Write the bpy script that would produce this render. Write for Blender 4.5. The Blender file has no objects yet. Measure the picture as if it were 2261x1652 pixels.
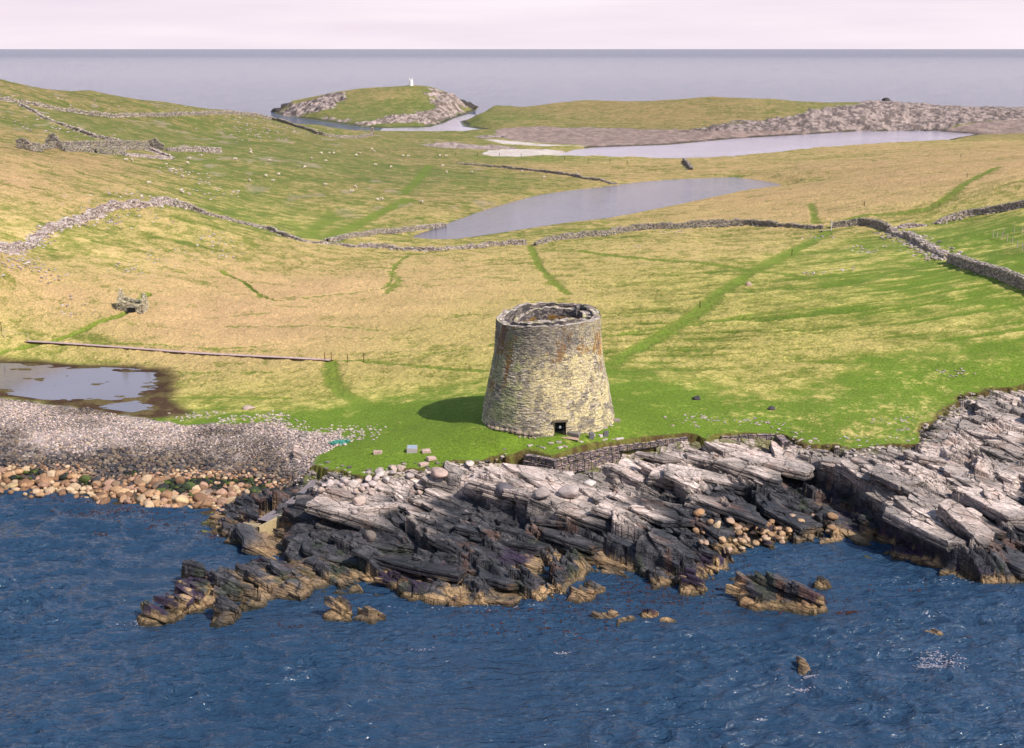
import bpy, bmesh, math, time
import numpy as np
from mathutils import Vector, Matrix
T0 = time.time()
def log(*a): print('[%.1fs]' % (time.time()-T0), *a)
SC = bpy.context.scene
# ------------------------------------------------------------------ camera
FD, CX, CY = 3014.5, 1130.5, 826.0          # focal length and centre of the 2261 px wide view
TH = math.atan((CY-107.5)/FD); CT, ST = math.cos(TH), math.sin(TH)
CAMH = 47.0
cam = bpy.data.cameras.new('camera'); camo = bpy.data.objects.new('camera', cam)
SC.collection.objects.link(camo); SC.camera = camo
camo.location = (0, 0, CAMH); camo.rotation_euler = (math.radians(90)-TH, 0, 0)
cam.sensor_width = 36; cam.lens = 36*FD/2261; cam.clip_start = 1; cam.clip_end = 200000
# ------------------------------------------------------------------ world and sun
SUNV = Vector((0.75, -0.66, 0)).normalized(); ELEV = math.radians(46)
sdir = Vector((SUNV.x*math.cos(ELEV), SUNV.y*math.cos(ELEV), math.sin(ELEV)))
W = bpy.data.worlds.new('World'); SC.world = W; W.use_nodes = True
wn, wl = W.node_tree.nodes, W.node_tree.links
bg = wn['Background']; bg.inputs['Strength'].default_value = 0.14
sky = wn.new('ShaderNodeTexSky'); sky.sky_type = 'NISHITA'; sky.sun_disc = False
sky.sun_elevation = ELEV; sky.sun_rotation = math.atan2(SUNV.x, SUNV.y); sky.air_density = 1.0; sky.dust_density = 0.6
tc = wn.new('ShaderNodeTexCoord'); sx = wn.new('ShaderNodeSeparateXYZ'); wl.new(tc.outputs['Generated'], sx.inputs[0])
mr = wn.new('ShaderNodeMapRange'); mr.interpolation_type = 'SMOOTHSTEP'
mr.inputs['From Min'].default_value = 0.05; mr.inputs['From Max'].default_value = 0.58
wl.new(sx.outputs['Z'], mr.inputs['Value'])
mpw = wn.new('ShaderNodeMapping'); mpw.inputs['Scale'].default_value = (2.2, 2.2, 26)
wl.new(tc.outputs['Generated'], mpw.inputs[0])
nzw = wn.new('ShaderNodeTexNoise'); nzw.inputs['Scale'].default_value = 1.6; nzw.inputs['Detail'].default_value = 6
wl.new(mpw.outputs[0], nzw.inputs['Vector'])
cr = wn.new('ShaderNodeValToRGB'); wl.new(nzw.outputs['Fac'], cr.inputs[0])
cr.color_ramp.elements[0].position = 0.3; cr.color_ramp.elements[0].color = (4.35, 3.75, 4.3, 1)
cr.color_ramp.elements[1].position = 0.7; cr.color_ramp.elements[1].color = (5.2, 4.6, 4.9, 1)
mxw = wn.new('ShaderNodeMix'); mxw.data_type = 'RGBA'
wl.new(mr.outputs[0], mxw.inputs['Factor']); wl.new(cr.outputs[0], mxw.inputs[6]); wl.new(sky.outputs[0], mxw.inputs[7])
wl.new(mxw.outputs[2], bg.inputs['Color'])
sl = bpy.data.lights.new('sun', 'SUN'); sl.energy = 4.2; sl.angle = math.radians(0.5); sl.color = (1.0, 0.93, 0.84)
so = bpy.data.objects.new('sun', sl); SC.collection.objects.link(so)
so.rotation_euler = sdir.to_track_quat('Z', 'Y').to_euler(); so.location = (60, -40, 120)
SC.view_settings.view_transform = 'Standard'; SC.view_settings.look = 'None'; SC.view_settings.gamma = 1
SC.view_settings.exposure = 0.5
SC.cycles.max_bounces = 5; SC.cycles.diffuse_bounces = 2; SC.cycles.glossy_bounces = 3

# ------------------------------------------------------------------ helpers
def A(*v): return np.array(v, dtype=np.float64)
def lin(c):
    c = np.asarray(c, float)/255.0
    return np.where(c <= 0.04045, c/12.92, ((c+0.055)/1.055)**2.4)
KA = 0.60
def alb(r, g, b): return np.minimum(lin((r, g, b))*KA, 0.85)       # sunlit picture colour -> surface colour
def unproj(dx, dy, z):
    a = (np.asarray(dx, float)-CX)/FD; b = (CY-np.asarray(dy, float))/FD
    vy = CT+b*ST; vz = -ST+b*CT
    t = (np.asarray(z, float)-CAMH)/vz
    return a*t, vy*t
def atdist(dx, d, z=0.0):
    return (dx-CX)/FD*(d*CT+(CAMH-z)*ST), d
def zat(dy, d):                                                      # height at horizontal distance d seen at row dy
    b = (CY-dy)/FD
    return CAMH + d*(-ST+b*CT)/(CT+b*ST)
def h2(ix, iy, seed=0):
    ix = ix.astype(np.int64).astype(np.uint32); iy = iy.astype(np.int64).astype(np.uint32)
    h = ix*np.uint32(374761393) + iy*np.uint32(668265263) + np.uint32((seed*2246822519) & 0xffffffff)
    h = (h ^ (h >> np.uint32(13)))*np.uint32(1274126177)
    h = (h ^ (h >> np.uint32(16)))*np.uint32(2246822519)
    h = h ^ (h >> np.uint32(15))
    return (h & np.uint32(0xffffff)).astype(np.float64)/16777215.0
def vn(x, y, seed=0):
    x0 = np.floor(x); y0 = np.floor(y); fx = x-x0; fy = y-y0
    fx = fx*fx*fx*(fx*(fx*6-15)+10); fy = fy*fy*fy*(fy*(fy*6-15)+10)
    a = h2(x0, y0, seed); b = h2(x0+1, y0, seed); c = h2(x0, y0+1, seed); d = h2(x0+1, y0+1, seed)
    return a+(b-a)*fx+(c-a)*fy+(a-b-c+d)*fx*fy
def fbm(x, y, o=4, seed=0, g=0.5):
    s = 0.0; a = 1.0; n = 0.0
    for i in range(o):
        s = s+a*vn(x*(2.03**i)+i*17.3, y*(2.03**i)-i*9.1, seed+i); n += a; a *= g
    return s/n
def sst(a, b, x):
    t = np.clip((x-a)/(b-a), 0, 1); return t*t*(3-2*t)
def voro(x, y, seed=0, jit=0.85):
    x0 = np.floor(x); y0 = np.floor(y)
    f1 = np.full(x.shape, 9.0); f2 = np.full(x.shape, 9.0); cx = np.zeros(x.shape); cy = np.zeros(x.shape)
    ix = np.zeros(x.shape); iy = np.zeros(x.shape)
    for i in (-1, 0, 1):
        for j in (-1, 0, 1):
            gx = x0+i; gy = y0+j
            px = gx+0.5+(h2(gx, gy, seed)-0.5)*jit; py = gy+0.5+(h2(gx, gy, seed+7)-0.5)*jit
            # a rounded box metric keeps the joints straight
            d = np.maximum(np.abs(px-x), np.abs(py-y))*0.75+0.25*np.hypot(px-x, py-y)
            m = d < f1
            f2 = np.where(m, f1, np.minimum(f2, d)); f1 = np.where(m, d, f1)
            cx = np.where(m, px, cx); cy = np.where(m, py, cy); ix = np.where(m, gx, ix); iy = np.where(m, gy, iy)
    return f1, f2, cx, cy, ix, iy
def polysd(x, y, poly, margin=None):
    """signed distance, positive inside"""
    P = np.asarray(poly, float); x = np.asarray(x, float); y = np.asarray(y, float)
    d = np.full(x.shape, 1e9); ins = np.zeros(x.shape, bool)
    for i in range(len(P)):
        ax, ay = P[i]; bx, by = P[(i+1) % len(P)]
        ex, ey = bx-ax, by-ay; L = ex*ex+ey*ey+1e-12
        t = np.clip(((x-ax)*ex+(y-ay)*ey)/L, 0, 1)
        d = np.minimum(d, (x-ax-t*ex)**2+(y-ay-t*ey)**2)
        c = (ay > y) != (by > y)
        with np.errstate(divide='ignore', invalid='ignore'):
            xi = ax+(y-ay)/(by-ay if by != ay else 1e-9)*ex
        ins ^= c & (x < xi)
    d = np.sqrt(d); return np.where(ins, d, -d)
def lined(x, y, pts):
    P = np.asarray(pts, float); d = np.full(np.shape(x), 1e9)
    for i in range(len(P)-1):
        ax, ay = P[i]; ex, ey = P[i+1]-P[i]; L = ex*ex+ey*ey+1e-12
        t = np.clip(((x-ax)*ex+(y-ay)*ey)/L, 0, 1)
        d = np.minimum(d, (x-ax-t*ex)**2+(y-ay-t*ey)**2)
    return np.sqrt(d)
def smooth_line(pts, n=4):
    P = np.asarray(pts, float); out = []
    Q = np.vstack([2*P[0]-P[1], P, 2*P[-1]-P[-2]])
    for i in range(1, len(Q)-2):
        for k in range(n):
            t = k/n; a, b, c, d = Q[i-1], Q[i], Q[i+1], Q[i+2]
            out.append(0.5*((2*b)+(-a+c)*t+(2*a-5*b+4*c-d)*t*t+(-a+3*b-3*c+d)*t**3))
    out.append(P[-1]); return np.array(out)
class RBF:
    def __init__(s, X, Y, Z, reg=1e-4):
        s.X = np.asarray(X, float); s.Y = np.asarray(Y, float); n = len(s.X)
        K = s.k(np.hypot(s.X[:, None]-s.X[None], s.Y[:, None]-s.Y[None]))+np.eye(n)*reg
        P = np.stack([np.ones(n), s.X, s.Y], 1); M = np.block([[K, P], [P.T, np.zeros((3, 3))]])
        Z = np.asarray(Z, float); Z = Z.reshape(n, -1)
        s.w = np.linalg.lstsq(M, np.vstack([Z, np.zeros((3, Z.shape[1]))]), rcond=None)[0]
    def k(s, r): return r
    def __call__(s, x, y):
        sh = np.shape(x); x = np.ravel(x); y = np.ravel(y); o = np.zeros((len(x), s.w.shape[1]))
        for i in range(0, len(x), 40000):
            r = s.k(np.hypot(x[i:i+40000, None]-s.X, y[i:i+40000, None]-s.Y))
            o[i:i+40000] = r@s.w[:-3]+s.w[-3]+x[i:i+40000, None]*s.w[-2]+y[i:i+40000, None]*s.w[-1]
        return o.reshape(sh+((o.shape[1],) if o.shape[1] > 1 else ()))

# ---- object helpers
def tag(o, label=None, cat=None, group=None, kind=None):
    if label: o['label'] = label
    if cat: o['category'] = cat
    if group: o['group'] = group
    if kind: o['kind'] = kind
    return o
def link(o, parent=None):
    SC.collection.objects.link(o)
    if parent is not None: o.parent = parent
    return o
def empty(name, loc, label, cat, group=None, rz=0.0):
    o = bpy.data.objects.new(name, None); link(o); o.location = loc; o.rotation_euler = (0, 0, rz)
    o.empty_display_size = 0.3
    return tag(o, label, cat, group)
def npmesh(name, V, F, mat, attrs=None, smooth=False, parent=None, origin=None):
    """V (n,3); F (m,3|4) int; attrs name->(n,3) colours or (n,) floats"""
    V = np.asarray(V, np.float64)
    if origin is not None: V = V-np.asarray(origin, float)
    F = np.asarray(F, np.int32); k = F.shape[1]
    me = bpy.data.meshes.new(name)
    me.vertices.add(len(V)); me.vertices.foreach_set('co', V.astype(np.float32).ravel())
    me.loops.add(F.size); me.loops.foreach_set('vertex_index', F.ravel())
    me.polygons.add(len(F)); me.polygons.foreach_set('loop_start', np.arange(0, F.size, k, dtype=np.int32))
    me.polygons.foreach_set('use_smooth', np.full(len(F), smooth, dtype=bool))
    if attrs:
        for n, a in attrs.items():
            a = np.asarray(a)
            if a.ndim == 2:
                at = me.attributes.new(n, 'FLOAT_COLOR', 'POINT'); c = np.ones((len(V), 4), np.float32); c[:, :3] = a
                at.data.foreach_set('color', c.ravel())
            else:
                at = me.attributes.new(n, 'FLOAT', 'POINT'); at.data.foreach_set('value', a.astype(np.float32))
    me.update(calc_edges=True)
    if mat: me.materials.append(mat)
    o = bpy.data.objects.new(name, me); link(o, parent)
    if origin is not None and parent is None: o.location = origin
    return o
def gridfaces(nr, nc, keep=None, wrap=False):
    r = np.arange(nr-1)[:, None]; c = np.arange(nc if wrap else nc-1)[None]
    c1 = (c+1) % nc
    a = r*nc+c; b = r*nc+c1; d = (r+1)*nc+c; e = (r+1)*nc+c1
    F = np.stack([a, b, e, d], -1).reshape(-1, 4)
    if keep is not None: F = F[keep[F].any(1)]
    return F
def compact(V, F, attrs):
    used = np.zeros(len(V), bool); used[F.ravel()] = True
    m = np.cumsum(used)-1
    return V[used], m[F], {k: v[used] for k, v in attrs.items()}
# ---- materials
def newmat(name):
    m = bpy.data.materials.new(name); m.use_nodes = True
    return m, m.node_tree.nodes, m.node_tree.links, m.node_tree.nodes['Principled BSDF']
def noise(n, l, scale, detail=4, rough=0.55, vec=None, sc3=None):
    t = n.new('ShaderNodeTexNoise'); t.inputs['Scale'].default_value = scale; t.inputs['Detail'].default_value = detail
    t.inputs['Roughness'].default_value = rough
    if vec is None:
        g = n.new('ShaderNodeNewGeometry'); vec = g.outputs['Position']
    if sc3:
        mp = n.new('ShaderNodeMapping'); mp.inputs['Scale'].default_value = sc3; l.new(vec, mp.inputs[0]); vec = mp.outputs[0]
    l.new(vec, t.inputs['Vector']); return t
def mrange(n, l, src, a, b, c, d):
    m = n.new('ShaderNodeMapRange'); l.new(src, m.inputs['Value'])
    for k, v in zip(('From Min', 'From Max', 'To Min', 'To Max'), (a, b, c, d)): m.inputs[k].default_value = v
    return m.outputs[0]
def mathn(n, l, op, a, b):
    m = n.new('ShaderNodeMath'); m.operation = op
    for i, v in enumerate((a, b)):
        if isinstance(v, (int, float)): m.inputs[i].default_value = v
        else: l.new(v, m.inputs[i])
    return m.outputs[0]
def scalecol(n, l, col, fac):
    m = n.new('ShaderNodeVectorMath'); m.operation = 'SCALE'; l.new(col, m.inputs[0])
    if isinstance(fac, (int, float)): m.inputs['Scale'].default_value = fac
    else: l.new(fac, m.inputs['Scale'])
    return m.outputs[0]
def addbump(n, l, bs, layers):
    prev = None
    for hgt, dist in layers:
        b = n.new('ShaderNodeBump'); b.inputs['Strength'].default_value = 1; b.inputs['Distance'].default_value = dist
        l.new(hgt, b.inputs['Height'])
        if prev: l.new(prev, b.inputs['Normal'])
        prev = b.outputs[0]
    l.new(prev, bs.inputs['Normal'])
def mat_vc(name, rough=0.9, vscale=3.0, var=0.35, bump=((6, 0.06), (25, 0.02)), spec=0.3, sc3=None):
    m, n, l, bs = newmat(name)
    at = n.new('ShaderNodeAttribute'); at.attribute_name = 'Col'
    t1 = noise(n, l, vscale, 5, 0.65, sc3=sc3); t2 = noise(n, l, vscale*7, 3, 0.6, sc3=sc3)
    f = mathn(n, l, 'MULTIPLY', mrange(n, l, t1.outputs['Fac'], 0.3, 0.7, 1-var, 1+var), mrange(n, l, t2.outputs['Fac'], 0.3, 0.7, 1-var*0.7, 1+var*0.7))
    l.new(scalecol(n, l, at.outputs['Color'], f), bs.inputs['Base Color'])
    bs.inputs['Roughness'].default_value = rough; bs.inputs['Specular IOR Level'].default_value = spec
    addbump(n, l, bs, [(noise(n, l, s, 4, 0.6, sc3=sc3).outputs['Fac'], d) for s, d in bump])
    return m
def mat_plain(name, col, rough=0.85, vscale=5, var=0.25, bump=((12, 0.02),), metallic=0.0):
    m, n, l, bs = newmat(name)
    rgb = n.new('ShaderNodeRGB'); rgb.outputs[0].default_value = (*[float(c) for c in col], 1)
    t1 = noise(n, l, vscale, 5, 0.65)
    l.new(scalecol(n, l, rgb.outputs[0], mrange(n, l, t1.outputs['Fac'], 0.3, 0.7, 1-var, 1+var)), bs.inputs['Base Color'])
    bs.inputs['Roughness'].default_value = rough; bs.inputs['Specular IOR Level'].default_value = 0.3; bs.inputs['Metallic'].default_value = metallic
    addbump(n, l, bs, [(noise(n, l, s, 4, 0.6).outputs['Fac'], d) for s, d in bump])
    return m

def mat_ground():
    m, n, l, bs = newmat('grassland')
    a = n.new('ShaderNodeAttribute'); a.attribute_name = 'Green'
    b = n.new('ShaderNodeAttribute'); b.attribute_name = 'Straw'
    c = n.new('ShaderNodeAttribute'); c.attribute_name = 'cover'
    r = n.new('ShaderNodeAttribute'); r.attribute_name = 'tuft'
    nf = noise(n, l, 1.5, 5, 0.72, sc3=(1, 0.8, 1)); nb = noise(n, l, 0.42, 4, 0.6)
    nn = mathn(n, l, 'ADD', mathn(n, l, 'MULTIPLY', nf.outputs['Fac'], 0.62), mathn(n, l, 'MULTIPLY', nb.outputs['Fac'], 0.38))
    rd = noise(n, l, .23, 5, 0.62); rdg = mathn(n, l, 'ABSOLUTE', mathn(n, l, 'SUBTRACT', rd.outputs['Fac'], 0.5), 0)
    gap = mrange(n, l, rdg, 0.0, 0.035, 0.16, 0.0)
    rd2 = noise(n, l, .06, 6, 0.7); rdg2 = mathn(n, l, 'ABSOLUTE', mathn(n, l, 'SUBTRACT', rd2.outputs['Fac'], 0.47), 0)
    gap = mathn(n, l, 'ADD', gap, mrange(n, l, rdg2, 0.0, 0.012, 0.14, 0.0)); nn = mathn(n, l, 'SUBTRACT', nn, gap)
    thr = mathn(n, l, 'SUBTRACT', 0.80, mathn(n, l, 'MULTIPLY', c.outputs['Fac'], 0.60))
    f = n.new('ShaderNodeMapRange'); f.interpolation_type = 'SMOOTHSTEP'
    l.new(mathn(n, l, 'SUBTRACT', nn, thr), f.inputs['Value'])
    f.inputs['From Min'].default_value = -0.20; f.inputs['From Max'].default_value = 0.20
    mx = n.new('ShaderNodeMix'); mx.data_type = 'RGBA'
    l.new(f.outputs[0], mx.inputs['Factor']); l.new(a.outputs['Color'], mx.inputs[6]); l.new(b.outputs['Color'], mx.inputs[7])
    n4 = noise(n, l, 8.0, 3, 0.8)
    n2 = noise(n, l, 3.2, 5, 0.85); n3 = noise(n, l, 0.11, 4, 0.6)
    v = mathn(n, l, 'MULTIPLY', mathn(n, l, 'MULTIPLY', mrange(n, l, n2.outputs['Fac'], 0.33, 0.67, 0.55, 1.50), mrange(n, l, n4.outputs['Fac'], .3, .7, .75, 1.25)), mrange(n, l, n3.outputs['Fac'], 0.3, 0.7, 0.88, 1.12))
    l.new(scalecol(n, l, mx.outputs[2], v), bs.inputs['Base Color'])
    bs.inputs['Roughness'].default_value = 0.95; bs.inputs['Specular IOR Level'].default_value = 0.15
    hb = mathn(n, l, 'MULTIPLY', noise(n, l, 1.9, 5, 0.75).outputs['Fac'], mrange(n, l, r.outputs['Fac'], 0, 1, 0.2, 1))
    addbump(n, l, bs, [(hb, 0.8), (n2.outputs['Fac'], 0.06)])
    return m
def mat_water(name, deep, rough=0.06, waves=((0.55, 0.30), (1.6, 0.12), (5.0, 0.03)), band=False, rot=0.0, tint=None):
    m, n, l, bs = newmat(name)
    g = n.new('ShaderNodeNewGeometry'); pos = g.outputs['Position']
    big = noise(n, l, 0.035, 3, 0.5, vec=pos)
    rgb = n.new('ShaderNodeRGB'); rgb.outputs[0].default_value = (*deep, 1)
    col = scalecol(n, l, rgb.outputs[0], mrange(n, l, big.outputs['Fac'], 0.3, 0.7, 0.85, 1.15))
    l.new(col, bs.inputs['Base Color'])
    bs.inputs['Roughness'].default_value = rough; bs.inputs['IOR'].default_value = 1.333
    layers = []
    for s, d in waves:
        t = noise(n, l, s, 3, 0.55, vec=pos, sc3=(0.5, 1.2, 1)); t.inputs['Distortion'].default_value = 0.6
        h = t.outputs['Fac']
        if .3 < s < 3 and band: h = mathn(n, l, 'ABSOLUTE', mathn(n, l, 'SUBTRACT', h, .5), 0); h = mathn(n, l, 'MULTIPLY', h, -2.2)
        if d > 0.1: h = mathn(n, l, 'MULTIPLY', h, mrange(n, l, big.outputs['Fac'], 0.35, 0.65, 0.6, 1.3))
        layers.append((h, d))
    if band:
        sp = n.new('ShaderNodeSeparateXYZ'); l.new(pos, sp.inputs[0])
        l.new(mrange(n, l, sp.outputs['Y'], 2600, 9000, rough, 0.24), bs.inputs['Roughness'])
    addbump(n, l, bs, layers)
    return m
log('helpers')
# ------------------------------------------------------------------ terrain model
CP = []      # x, y, z
def cp(*pts):
    for dx, dy, z in pts: X, Y = unproj(dx, dy, z); CP.append((float(X), float(Y), z))
def cd(*pts):                                                         # row dy seen at distance d
    for dx, dy, d in pts:
        z = zat(dy, d); X, Y = atdist(dx, d, z); CP.append((X, Y, z))
def cw(*pts):                                                         # hidden points: column, distance, height
    for dx, d, z in pts: X, Y = atdist(dx, d, z); CP.append((X, Y, z))
# beach and lagoon
cp((-350,1050,.8),(0,1060,.6),(0,1000,1.8),(0,950,2.5),(0,900,3.1),(0,872,2.9),(-350,900,3.2),(300,1090,.5),(300,1000,2.0),(300,925,3.1),
   (500,1090,.7),(500,1040,1.7),(500,960,2.9),(640,1000,2.8),(650,1060,1.7),(600,1090,.7),(400,930,2.8),
   (0,800,2.4),(0,835,2.1),(200,850,2.1),(350,860,2.3),(420,890,2.8),(-350,800,2.6),(400,820,2.6),
   (620,925,3.2),(740,960,3.6),(700,1005,3.8),(690,1030,3.9),(800,1040,4.2),(900,1020,4.6),(1000,1010,4.8),(1100,1000,5.0),(1150,1005,5.0),
   (1222,1018,5.1),(1350,987,5.2),(1520,962,5.4),(1600,958,5.4),(1710,955,5.3),(1790,970,5.1),(1900,985,4.9),(2020,975,5.2),(2100,890,6.1),(2261,845,7.6),(2600,800,10))
# tower mound
tx, ty = 4.05, 149.0
for a in range(0, 360, 30): CP.append((tx+8.3*math.cos(math.radians(a)), ty+8.3*math.sin(math.radians(a)), 6.25))
CP.append((tx, ty, 6.4))
cp((900,960,4.9),(1000,930,5.4),(1000,980,5.4),(1450,930,5.8),(1300,985,5.7),(1100,985,5.6),(850,900,4.1),(950,880,4.6),(700,930,3.4),(780,980,4.2))
# near pasture
cp((0,730,5),(280,692,6.2),(0,650,9),(0,600,12),(200,600,9.5),(400,600,7.2),(600,600,5.2),(800,600,4),(450,700,4.6),(600,700,4.1),(800,700,4.2),
   (500,880,2.9),(600,800,3.2),(300,770,3.3),(740,798,3.6),(1000,800,4.6),(1000,700,4.8),(1000,620,4.6),(1160,600,4.5),(1400,700,6.8),(1600,700,7.4),(1400,600,5.5),
   (1600,600,7),(1800,600,8.5),(1800,700,8.5),(2000,700,9.5),(2200,700,11),(2000,600,10.5),(2261,640,13),(2600,700,14),(2000,800,8),(2200,800,8.8),(1600,800,7),
   (1400,850,6.5),(1600,900,6),(1800,900,6.2),(2000,900,6.4))
# wall line and beyond
cp((740,540,4.3),(600,510,6),(500,480,9.3),(383,455,14),(200,482,13.5),(0,552,12.6),(-300,560,15),(960,552,3.8),(1100,545,3.9),(1300,520,4.6),(1600,500,6.3),
   (1830,500,8),(1960,502,9.5),(2095,568,11),(2000,470,10.5),(2261,460,15),(2150,482,12),(2261,540,13),(2600,500,20),
   (980,490,3.5),(1200,420,3.9),(1350,400,3.6),(1640,384,3.9),(1745,404,4.6),(1600,445,4.6),(1400,480,4.4),(1200,507,3.7),(1050,525,3.4),
   (1800,440,8),(2000,420,12),(2261,390,18),(2600,390,25),(2000,372,11),(1800,370,7),(1540,367,3.2),(2150,335,9),(2261,318,9),(2600,318,14),
   (700,480,5),(600,430,8),(400,400,13),(200,400,17),(0,400,20),(0,335,23),(-300,350,30),(200,335,19),(375,330,16),(500,350,13.5),(700,400,8.5),(900,400,5.5),(1000,430,4.2),
   (900,350,5),(1100,355,3),(700,340,9.5),(820,307,5),(820,322,5),(1000,330,3.4),(960,305,2.5),(1060,320,1.8),(1060,300,1.4),(1240,352,1.2),(1400,354,1.5),(1560,354,2))
# left hill
cd((0,177,520),(-300,150,500),(200,200,565),(350,222,600),(500,242,640),(600,262,670),(700,276,700),(800,291,725),
   (0,222,465),(-300,215,450),(110,240,480),(260,262,505),(400,256,545),(500,252,595),(640,277,640),(760,305,660),
   (100,290,415),(300,300,455),(500,300,530))
cw((0,640,10),(200,680,8),(400,730,5),(600,760,2),(750,780,1),(-300,620,12))
# beacon islet
cd((640,236,1050),(690,219,1065),(740,204,1080),(800,196,1085),(860,191,1085),(910,187,1085),(950,189,1090),(985,204,1090),(1010,222,1095),(1035,228,1100),
   (700,258,930),(760,262,915),(850,262,905),(930,258,920),(850,240,975),(930,230,1000),(980,245,980),(760,235,985))
cw((640,1150,2),(800,1200,8),(950,1180,6))
# east islet, shingle and headland
cd((1150,238,1000),(1230,228,985),(1300,222,975),(1420,224,965),(1570,214,955),(1700,218,950),(1800,226,945),(1930,223,945),(2000,227,945),(2080,234,950),(2170,238,950),(2261,240,950),(2600,240,950),
   (1060,262,880),(1150,262,870),(1300,268,835),(1400,250,880),(1570,262,840),(1750,252,860),(1950,255,850),(2150,262,840),(2261,262,830))
cp((1300,292,1.8),(1450,300,1.6),(1600,288,2.6),(1800,278,2.5),(2000,275,2.2),(2261,275,2.2),(1150,290,1.6),(2200,292,1.2),(2600,285,2))
cw((1300,1040,2),(1600,1040,3),(1900,1010,3),(2261,1010,2))
CP = np.array(CP)
H_RBF = RBF(CP[:, 0]/CP[:, 1], np.log(CP[:, 1]), CP[:, 2], 2e-3)
def U(z, *pts): return [tuple(float(c) for c in unproj(p[0], p[1], z)) for p in pts]
def U3(pts): return [tuple(float(c) for c in unproj(*p)) for p in pts]
COAST = [(-1500,1040),(-500,1065),(-200,1078),(0,1083),(60,1088),(170,1092),(250,1103),(330,1117),(420,1120),(500,1122),(475,1165),(530,1195),(590,1205),(600,1235),(690,1292),(850,1300),(960,1325),
         (1140,1335),(1230,1310),(1265,1270),(1290,1248),(1370,1268),(1450,1280),(1560,1270),(1612,1255),(1570,1228),(1620,1215),(1700,1210),(1760,1197),(1830,1190),(1900,1182),(1950,1205),(2000,1230),(2080,1262),(2160,1281),(2261,1281),(2500,1300),(3300,1380)]
MAIN = U(0, *COAST)+[atdist(3600, 1040), atdist(2600,1040), atdist(2261,1035), atdist(1900,1025), atdist(1600,1050), atdist(1300,1070), atdist(1160,1060)]+\
    U(0, (1062,250),(1040,262),(1018,268),(1025,279),(1085,289),(1000,292),(850,291.5),(836,289))+[atdist(790,800), atdist(700,800), atdist(500,770), atdist(300,725), atdist(0,690), atdist(-400,650), atdist(-1500,600)]
BEAC = U(0, (605,251),(640,257),(700,266),(780,278),(845,283.5),(950,281.5),(985,271),(1000,262),(1052,243))+[atdist(1058,1170), atdist(900,1260), atdist(700,1230), atdist(615,1130)]
POOL = U(0, (1232,345),(1270,331),(1320,326),(1480,320.5),(1620,307),(1900,290),(2060,289),(2150,297),(2100,306),(2080,312),(1900,323),(1700,340),(1560,350),(1450,350.5),(1350,348))
LOCH = smooth_line(U(3.0, (910,524),(980,498),(1090,460),(1200,430),(1350,411),(1430,401),(1560,394),(1640,394),(1725,409),(1650,419),(1500,450),(1350,479),(1250,491),(1150,506),(1000,527),(910,524)), 3)[:-1]
LAG = U(2.2, (-500,815),(0,801),(80,804),(200,810),(290,813),(350,820),(365,835),(350,850),(345,870),(355,895),(372,905),(392,914),(330,916),(250,905),(150,891),(60,877),(0,869),(-500,850))
ROCKZ = U3([(668,1052,3.0),(690,1030,3.9),(720,1035,4),(800,1048,4.1),(860,1046,4.2),(900,1030,4.4),(960,1040,4.3),(1000,1022,4.6),(1060,1024,4.5),(1110,1009,4.8),(1150,1012,4.8),(1158,1006,5),
    (1222,1021,5),(1350,990,5.1),(1519,966,5.2),(1560,970,5.2),(1593,966,5.2),(1712,962,5.2),(1740,967,5.1),(1790,980,5),(1850,990,4.8),(1900,994,4.8),(1960,985,4.9),(2025,985,5),(2045,950,5.4),
    (2090,920,5.7),(2120,885,6.1),(2180,868,6.6),(2261,851,7.4),(2500,812,9.5),(2900,770,12)])+U(0,(3300,1500),(2500,1360),(2261,1325),(2150,1318),(2040,1290),(1940,1245),(1870,1222),(1700,1245),(1640,1280),(1600,1300),
    (1500,1320),(1300,1310),(1270,1350),(1150,1375),(960,1365),(850,1340),(690,1330),(600,1280),(560,1230),(440,1210),(430,1150),(520,1105))+U3([(610,1085,.8),(650,1080,1.5)])
BEACH = U3([(-900,850,3),(0,868,3),(150,885,3),(300,912,3),(400,934,3),(500,934,3.1),(600,930,3.2),(640,948,3.3),(760,960,3.7),(745,985,3.9),(705,1000,3.9),(685,1035,3.6)])+U(0,(600,1130),(420,1125),(250,1110),(0,1090),(-900,1060))
# ground grid
ys = [98.0]
while ys[-1] < 205: ys.append(ys[-1]*1.00115)
while ys[-1] < 1320: ys.append(ys[-1]*1.0023)
while (len(ys)-1) % 4: ys.append(ys[-1]*1.0023)
ys = np.array(ys); NU = 1325; us = np.linspace(-0.47, 0.47, NU)
cyl = ys[::4]; cul = us[::4]
UU, YY = np.meshgrid(cul, cyl); XX = UU*YY
def wmix(h, sd_in, level, D0):
    """sd_in>0 in the water"""
    out = -sd_in
    hl = level+np.maximum(h-level, 0.15)*sst(0, D0, out)+0.02*np.minimum(out, D0)
    return np.where(sd_in > 0, level-0.05-np.minimum(sd_in*0.12, 2.0), np.where(out < D0, hl, h))
Hc = H_RBF(UU, np.log(YY))
sdL = np.maximum(polysd(XX, YY, MAIN), polysd(XX, YY, BEAC))
Hc = wmix(np.maximum(Hc, 0.3), -sdL, 0.0, np.where(YY > 400, 14.0, 4.0))
sdP = polysd(XX, YY, POOL); Hc = wmix(Hc, sdP, 0.0, 12.0)
sdK = polysd(XX, YY, LOCH); Hc = wmix(Hc, sdK, 3.0, 9.0)
sdG = polysd(XX, YY, LAG)
Hc = np.where(sdG > -9, np.where(sdG > 0, 2.2-0.10*sst(0, 3.5, sdG), 2.2+np.maximum(Hc-2.2, 0.08)*sst(0, 9, -sdG)), Hc)
sdR = polysd(XX, YY, ROCKZ); sdB = polysd(XX, YY, BEACH)
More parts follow.
